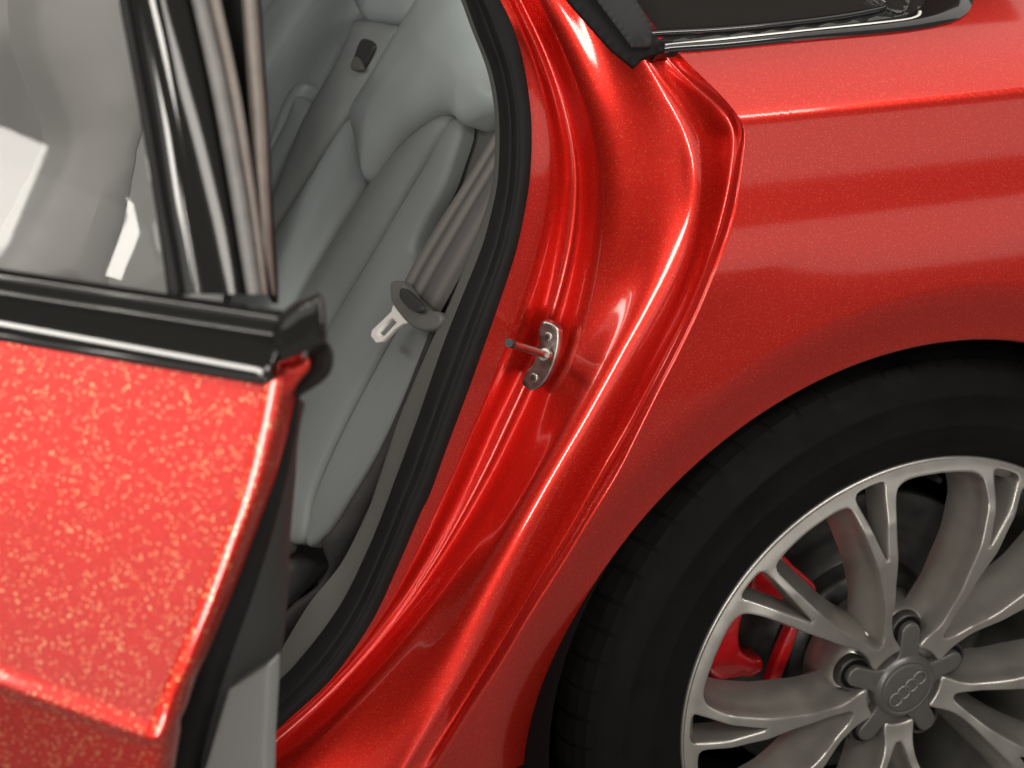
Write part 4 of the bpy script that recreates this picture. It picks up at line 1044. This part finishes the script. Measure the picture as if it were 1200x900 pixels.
# -- brake and wheel well
br = empty('brake', car, (WHEEL_C[0], .0, WHEEL_C[2]))
lathe('brake_disc', [(.05, .108), (.085, .108), (.088, .118), (.092, .130), (.0925, .131), (.128, .131), (.1285, .1305), (.165, .1305), (.167, .132), (.167, .155), (.09, .155)], M['disc'], br, 120)
for nm, key, back in (('caliper', 'cal_body', .05), ('caliper_bridge', 'cal_bridge', .05), ('caliper_bar', 'cal_bar', .012), ('caliper_foot', 'cal_low', .03)):
    o = pillow(nm, [V(p) - V(br.location) for p in D[key]], M['caliper'], br, (-.1, -1, .2), bulge=.004, edge=.006, back=back, n=70)
wl = lathe('wheel_liner', [(.359, .012), (.366, .03), (.374, .06), (.376, .33), (.30, .36), (.0, .36)], M['liner'], car, 96)
wl.location = (ARCH_X, 0, ARCH_Z)

# -- rear seat
seat = empty('rear_seat', car)
SN = D['seat_n']
def pad(nm, key, mat, **k): return pillow(nm, D[key], M[mat], seat, SN, **k)
pad('backrest_top', 's_upper', 'leather', bulge=.014, edge=.03, back=.05, crown=.014)
pad('backrest_insert', 's_insert', 'leather', bulge=.008, edge=.02, back=.05, crown=.01)
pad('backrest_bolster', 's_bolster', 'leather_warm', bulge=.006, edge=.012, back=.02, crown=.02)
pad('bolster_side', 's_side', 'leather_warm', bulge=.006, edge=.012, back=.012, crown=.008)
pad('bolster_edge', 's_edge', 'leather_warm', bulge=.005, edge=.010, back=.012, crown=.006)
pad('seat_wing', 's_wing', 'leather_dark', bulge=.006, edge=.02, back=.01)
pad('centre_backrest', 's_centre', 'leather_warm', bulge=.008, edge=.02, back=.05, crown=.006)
pad('anchor_slot', 's_slot', 'charcoal', bulge=.0005, edge=.004, back=.004)
pad('anchor_cover', 's_slotlip', 'trim_grey', bulge=.001, edge=.004, back=.004)
pad('centre_headrest', 's_head', 'leather', bulge=.01, edge=.03, back=.05)
pad('far_backrest', 's_far1', 'leather', bulge=.01, edge=.03, back=.05)
pad('far_bolster', 's_far2', 'leather', bulge=.01, edge=.02, back=.04)
pad('far_upper_bolster', 's_far3', 'leather', bulge=.012, edge=.03, back=.04)
pad('far_side_bolster', 's_far4', 'leather', bulge=.01, edge=.02, back=.04)
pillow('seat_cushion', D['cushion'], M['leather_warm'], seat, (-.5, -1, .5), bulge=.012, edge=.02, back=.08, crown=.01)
pillow('cushion_base', D['cushion_low'], M['charcoal'], seat, (-.5, -1, .5), bulge=.01, edge=.03, back=.08)

# -- seat belt
belt = empty('seat_belt', car)
strip('webbing', D['belt_l'], D['belt_r'], M['webbing'], belt, SN, bulge=.0015, back=.0012, n=80, sub=20,
      ribs=lambda t: .0007 * math.cos(t * 2 * math.pi * 3.5))
pillow('tongue_grip', D['tongue_body'], M['plastic'], belt, SN, bulge=.0022, edge=.0035, back=.006)
pillow('tongue_inset', D['tongue_grip'], M['charcoal'], belt, SN, bulge=.0006, edge=.003, back=.004)
pillow('tongue_plate', D['tongue_metal'], M['tongue'], belt, SN, bulge=.0008, edge=.0015, back=.003, holes=[D['tongue_hole']], smooth_outline=False)

# -- front seat, seen through the door glass
fs = empty('front_seat', car)
pillow('map_pocket', D['front_seat'], M['trim_pale'], fs, (.35, -1, .2), bulge=.02, edge=.05, back=.06, crown=.02)
pillow('seat_back', D['front_back'], M['trim_mid'], fs, (.35, -1, .2), bulge=.01, edge=.05, back=.03)

# -- cabin lining behind the seats
lin = empty('cabin', car)
def quad(nm, pts, mat): return link(nm, pts, [(0, 1, 2, 3)], M[mat], lin, smooth=False)
quad('floor_carpet', [(-1.5, .14, .22), (.1, .14, .22), (.1, 1.5, .22), (-1.5, 1.5, .22)], 'lining')
quad('far_side_lining', [(-1.5, 1.45, .2), (.3, 1.45, .2), (.3, 1.45, 1.0), (-1.5, 1.45, 1.0)], 'lining')
quad('headliner', [(-1.5, .16, 1.36), (.3, .16, 1.30), (.3, 1.45, 1.30), (-1.5, 1.45, 1.36)], 'trim_grey')
quad('rear_bulkhead', [(-.12, .14, .2), (-.12, 1.5, .2), (.1, 1.5, 1.0), (.1, .14, 1.0)], 'lining')

# -- the open rear door
door = empty('rear_door', car, D['door_origin'])
door.rotation_euler = (0, 0, -math.radians(40))
def dl(p): return Vector((p[0], -p[1], p[2]))      # (along, outwards, up) -> door's own axes
def DL(key): return [dl(p) for p in D[key]]
def dnorm(a, b, c): return Vector((a, -b, c))
def skin():
    E = spline([(p[0], 0, p[2]) for p in D['d_edge']], 200)
    def edge_u(w):
        for a, b in zip(E, E[1:]):
            if a.z >= w >= b.z: return a.x + (b.x - a.x) * (a.z - w) / max(a.z - b.z, 1e-9)
        return E[0].x if w > E[0].z else E[-1].x + (w - E[-1].z) * (E[-1].x - E[-20].x) / (E[-1].z - E[-20].z)
    ws = []
    w = .004
    while w > -.60:
        ws.append(w)
        near = min(abs(w - (DOOR_CREASE[0] + DOOR_CREASE[1] * u_)) for u_ in (-.3, -.2, -.1, -.05))
        w -= .0012 if -.19 < w < -.13 else .006
    us = [k / 90 for k in range(91)]
    verts = []
    nc = 0
    r = .010
    for w in ws:
        eu = edge_u(w) - .0034; row = []
        for t in us:
            u = -.78 + (eu + .78) * (t if t > .5 else t)
            row.append((u, door_n(u, w), w))
        n0 = door_n(eu, w)
        pu, pn = eu, n0
        for deg, ln in ((4, .0004), (10, .0005), (16, .0005), (20, .0016), (22, .0016), (24, .0016), (30, .0006), (40, .0007), (50, .0008), (60, .0009), (70, .001), (80, .0012), (86, .0014)):
            pu += ln * math.cos(math.radians(deg)) ; pn -= ln * math.sin(math.radians(deg))
            row.append((pu, pn, w))
        row.append((pu, n0 - .013, w)); row.append((pu - .0003, n0 - .018, w)); row.append((eu + .001, n0 - .020, w))
        nc = len(row); verts += [dl(p) for p in row]
    o = link('door_skin', verts, grid_faces(len(ws), nc), M['paint_glints'], door)
    fix(o, dnorm(0, 1, .2))
    return o
skin()
def belt_trim():
    prof = [(-.004, -.004), (.008, -.0036), (.0140, -.0030), (.0154, -.0018)]
    pn, pw, ds = .0156, .0, .0016
    for k in range(14):                              # one smooth swell, steeper towards the top
        prof.append((pn, pw)); el = math.radians(27 + 46 * (k / 13) ** 1.2)
        pn -= math.sin(el) * ds; pw += math.cos(el) * ds
    prof += [(pn - .0002, pw + .0014), (pn + .0002, pw + .0046), (pn + .0002, pw + .0078), (pn - .0008, pw + .0096), (pn - .003, pw + .0104), (pn - .007, pw + .0098), (pn - .010, pw + .005)]
    P = spline([(a, b, 0) for a, b in prof], 60)
    B = spline([(p[0], 0, p[2]) for p in D['t_bottom']], 70)
    B.append(B[-1] + (B[-1] - B[-2]).normalized() * .003)
    verts = []
    for i, b in enumerate(B):
        for p in P: verts.append(dl((b.x, p.x, b.z + p.y)))
    # rounded end
    nr = len(B)
    e = B[-1]
    cx = sum(p.x for p in P) / len(P); cy = sum(p.y for p in P) / len(P)
    for k in range(1, 7):
        a = math.radians(15 * k)
        s = 1 - .30 * (1 - math.cos(a))
        for p in P:
            verts.append(dl((e.x + .004 * math.sin(a), cx + (p.x - cx) * s, e.z + cy + (p.y - cy) * s)))
        nr += 1
    o = link('belt_trim', verts, grid_faces(nr, len(P)), M['satin_trim'], door)
    return fix(o, dnorm(0, 1, .3))
belt_trim()
pillow('belt_trim_end', DL('t_cap'), M['satin_trim'], door, dnorm(.5, .8, .2), bulge=.003, edge=.006, back=.012)
pillow('skin_corner', DL('d_corner'), M['paint'], door, dnorm(.45, .8, .25), bulge=.004, edge=.006, back=.012)
pillow('seal_tip', DL('d_tip'), M['rubber'], door, dnorm(.6, .7, .1), bulge=.003, edge=.006, back=.01)
strip('edge_seal', DL('d_rub_o'), DL('d_rub_i'), M['rubber'], door, dnorm(.8, .6, 0), bulge=.006, back=.012)
strip('door_card', DL('d_card_o'), DL('d_card_i'), M['charcoal'], door, dnorm(.8, .6, 0), bulge=.004, back=.01)
pillow('lower_door_card', DL('d_low'), M['card_grey'], door, dnorm(0, 1, 0), bulge=.001, edge=.003, back=.01, smooth_outline=False)
GN = dnorm(0, 1, .38)
pillow('door_glass', DL('d_glass'), M['glass'], door, GN, bulge=.0002, edge=.002, back=.004, smooth_outline=False, step=.02)
strip('glass_run_seal', DL('f_rub_l'), DL('f_rub_r'), M['rubber'], door, GN, bulge=.002, back=.008)
strip('window_frame_trim', DL('f_trim_l'), DL('f_trim_r'), M['satin_trim'], door, dnorm(.25, 1, .38), bulge=.0032, back=.01, sub=20, power=2.0)
strip('frame_channel', DL('f_gap_l'), DL('f_gap_r'), M['rubber'], door, GN, bulge=.001, back=.006)
strip('frame_seal', DL('f_sealA_l'), DL('f_sealA_r'), M['seal_grey'], door, dnorm(.5, 1, .38), bulge=.004, back=.008)
strip('frame_seal_lip', DL('f_sealB_l'), DL('f_sealB_r'), M['seal_beige'], door, dnorm(.5, 1, .38), bulge=.002, back=.006)
strip('outer_frame_seal', DL('f_sealC_l'), DL('f_sealC_r'), M['seal_beige'], door, dnorm(.3, 1, .38), bulge=.003, back=.006)
pillow('frame_back', DL('f_back'), M['rubber'], door, GN, bulge=.0005, edge=.003, back=.006)
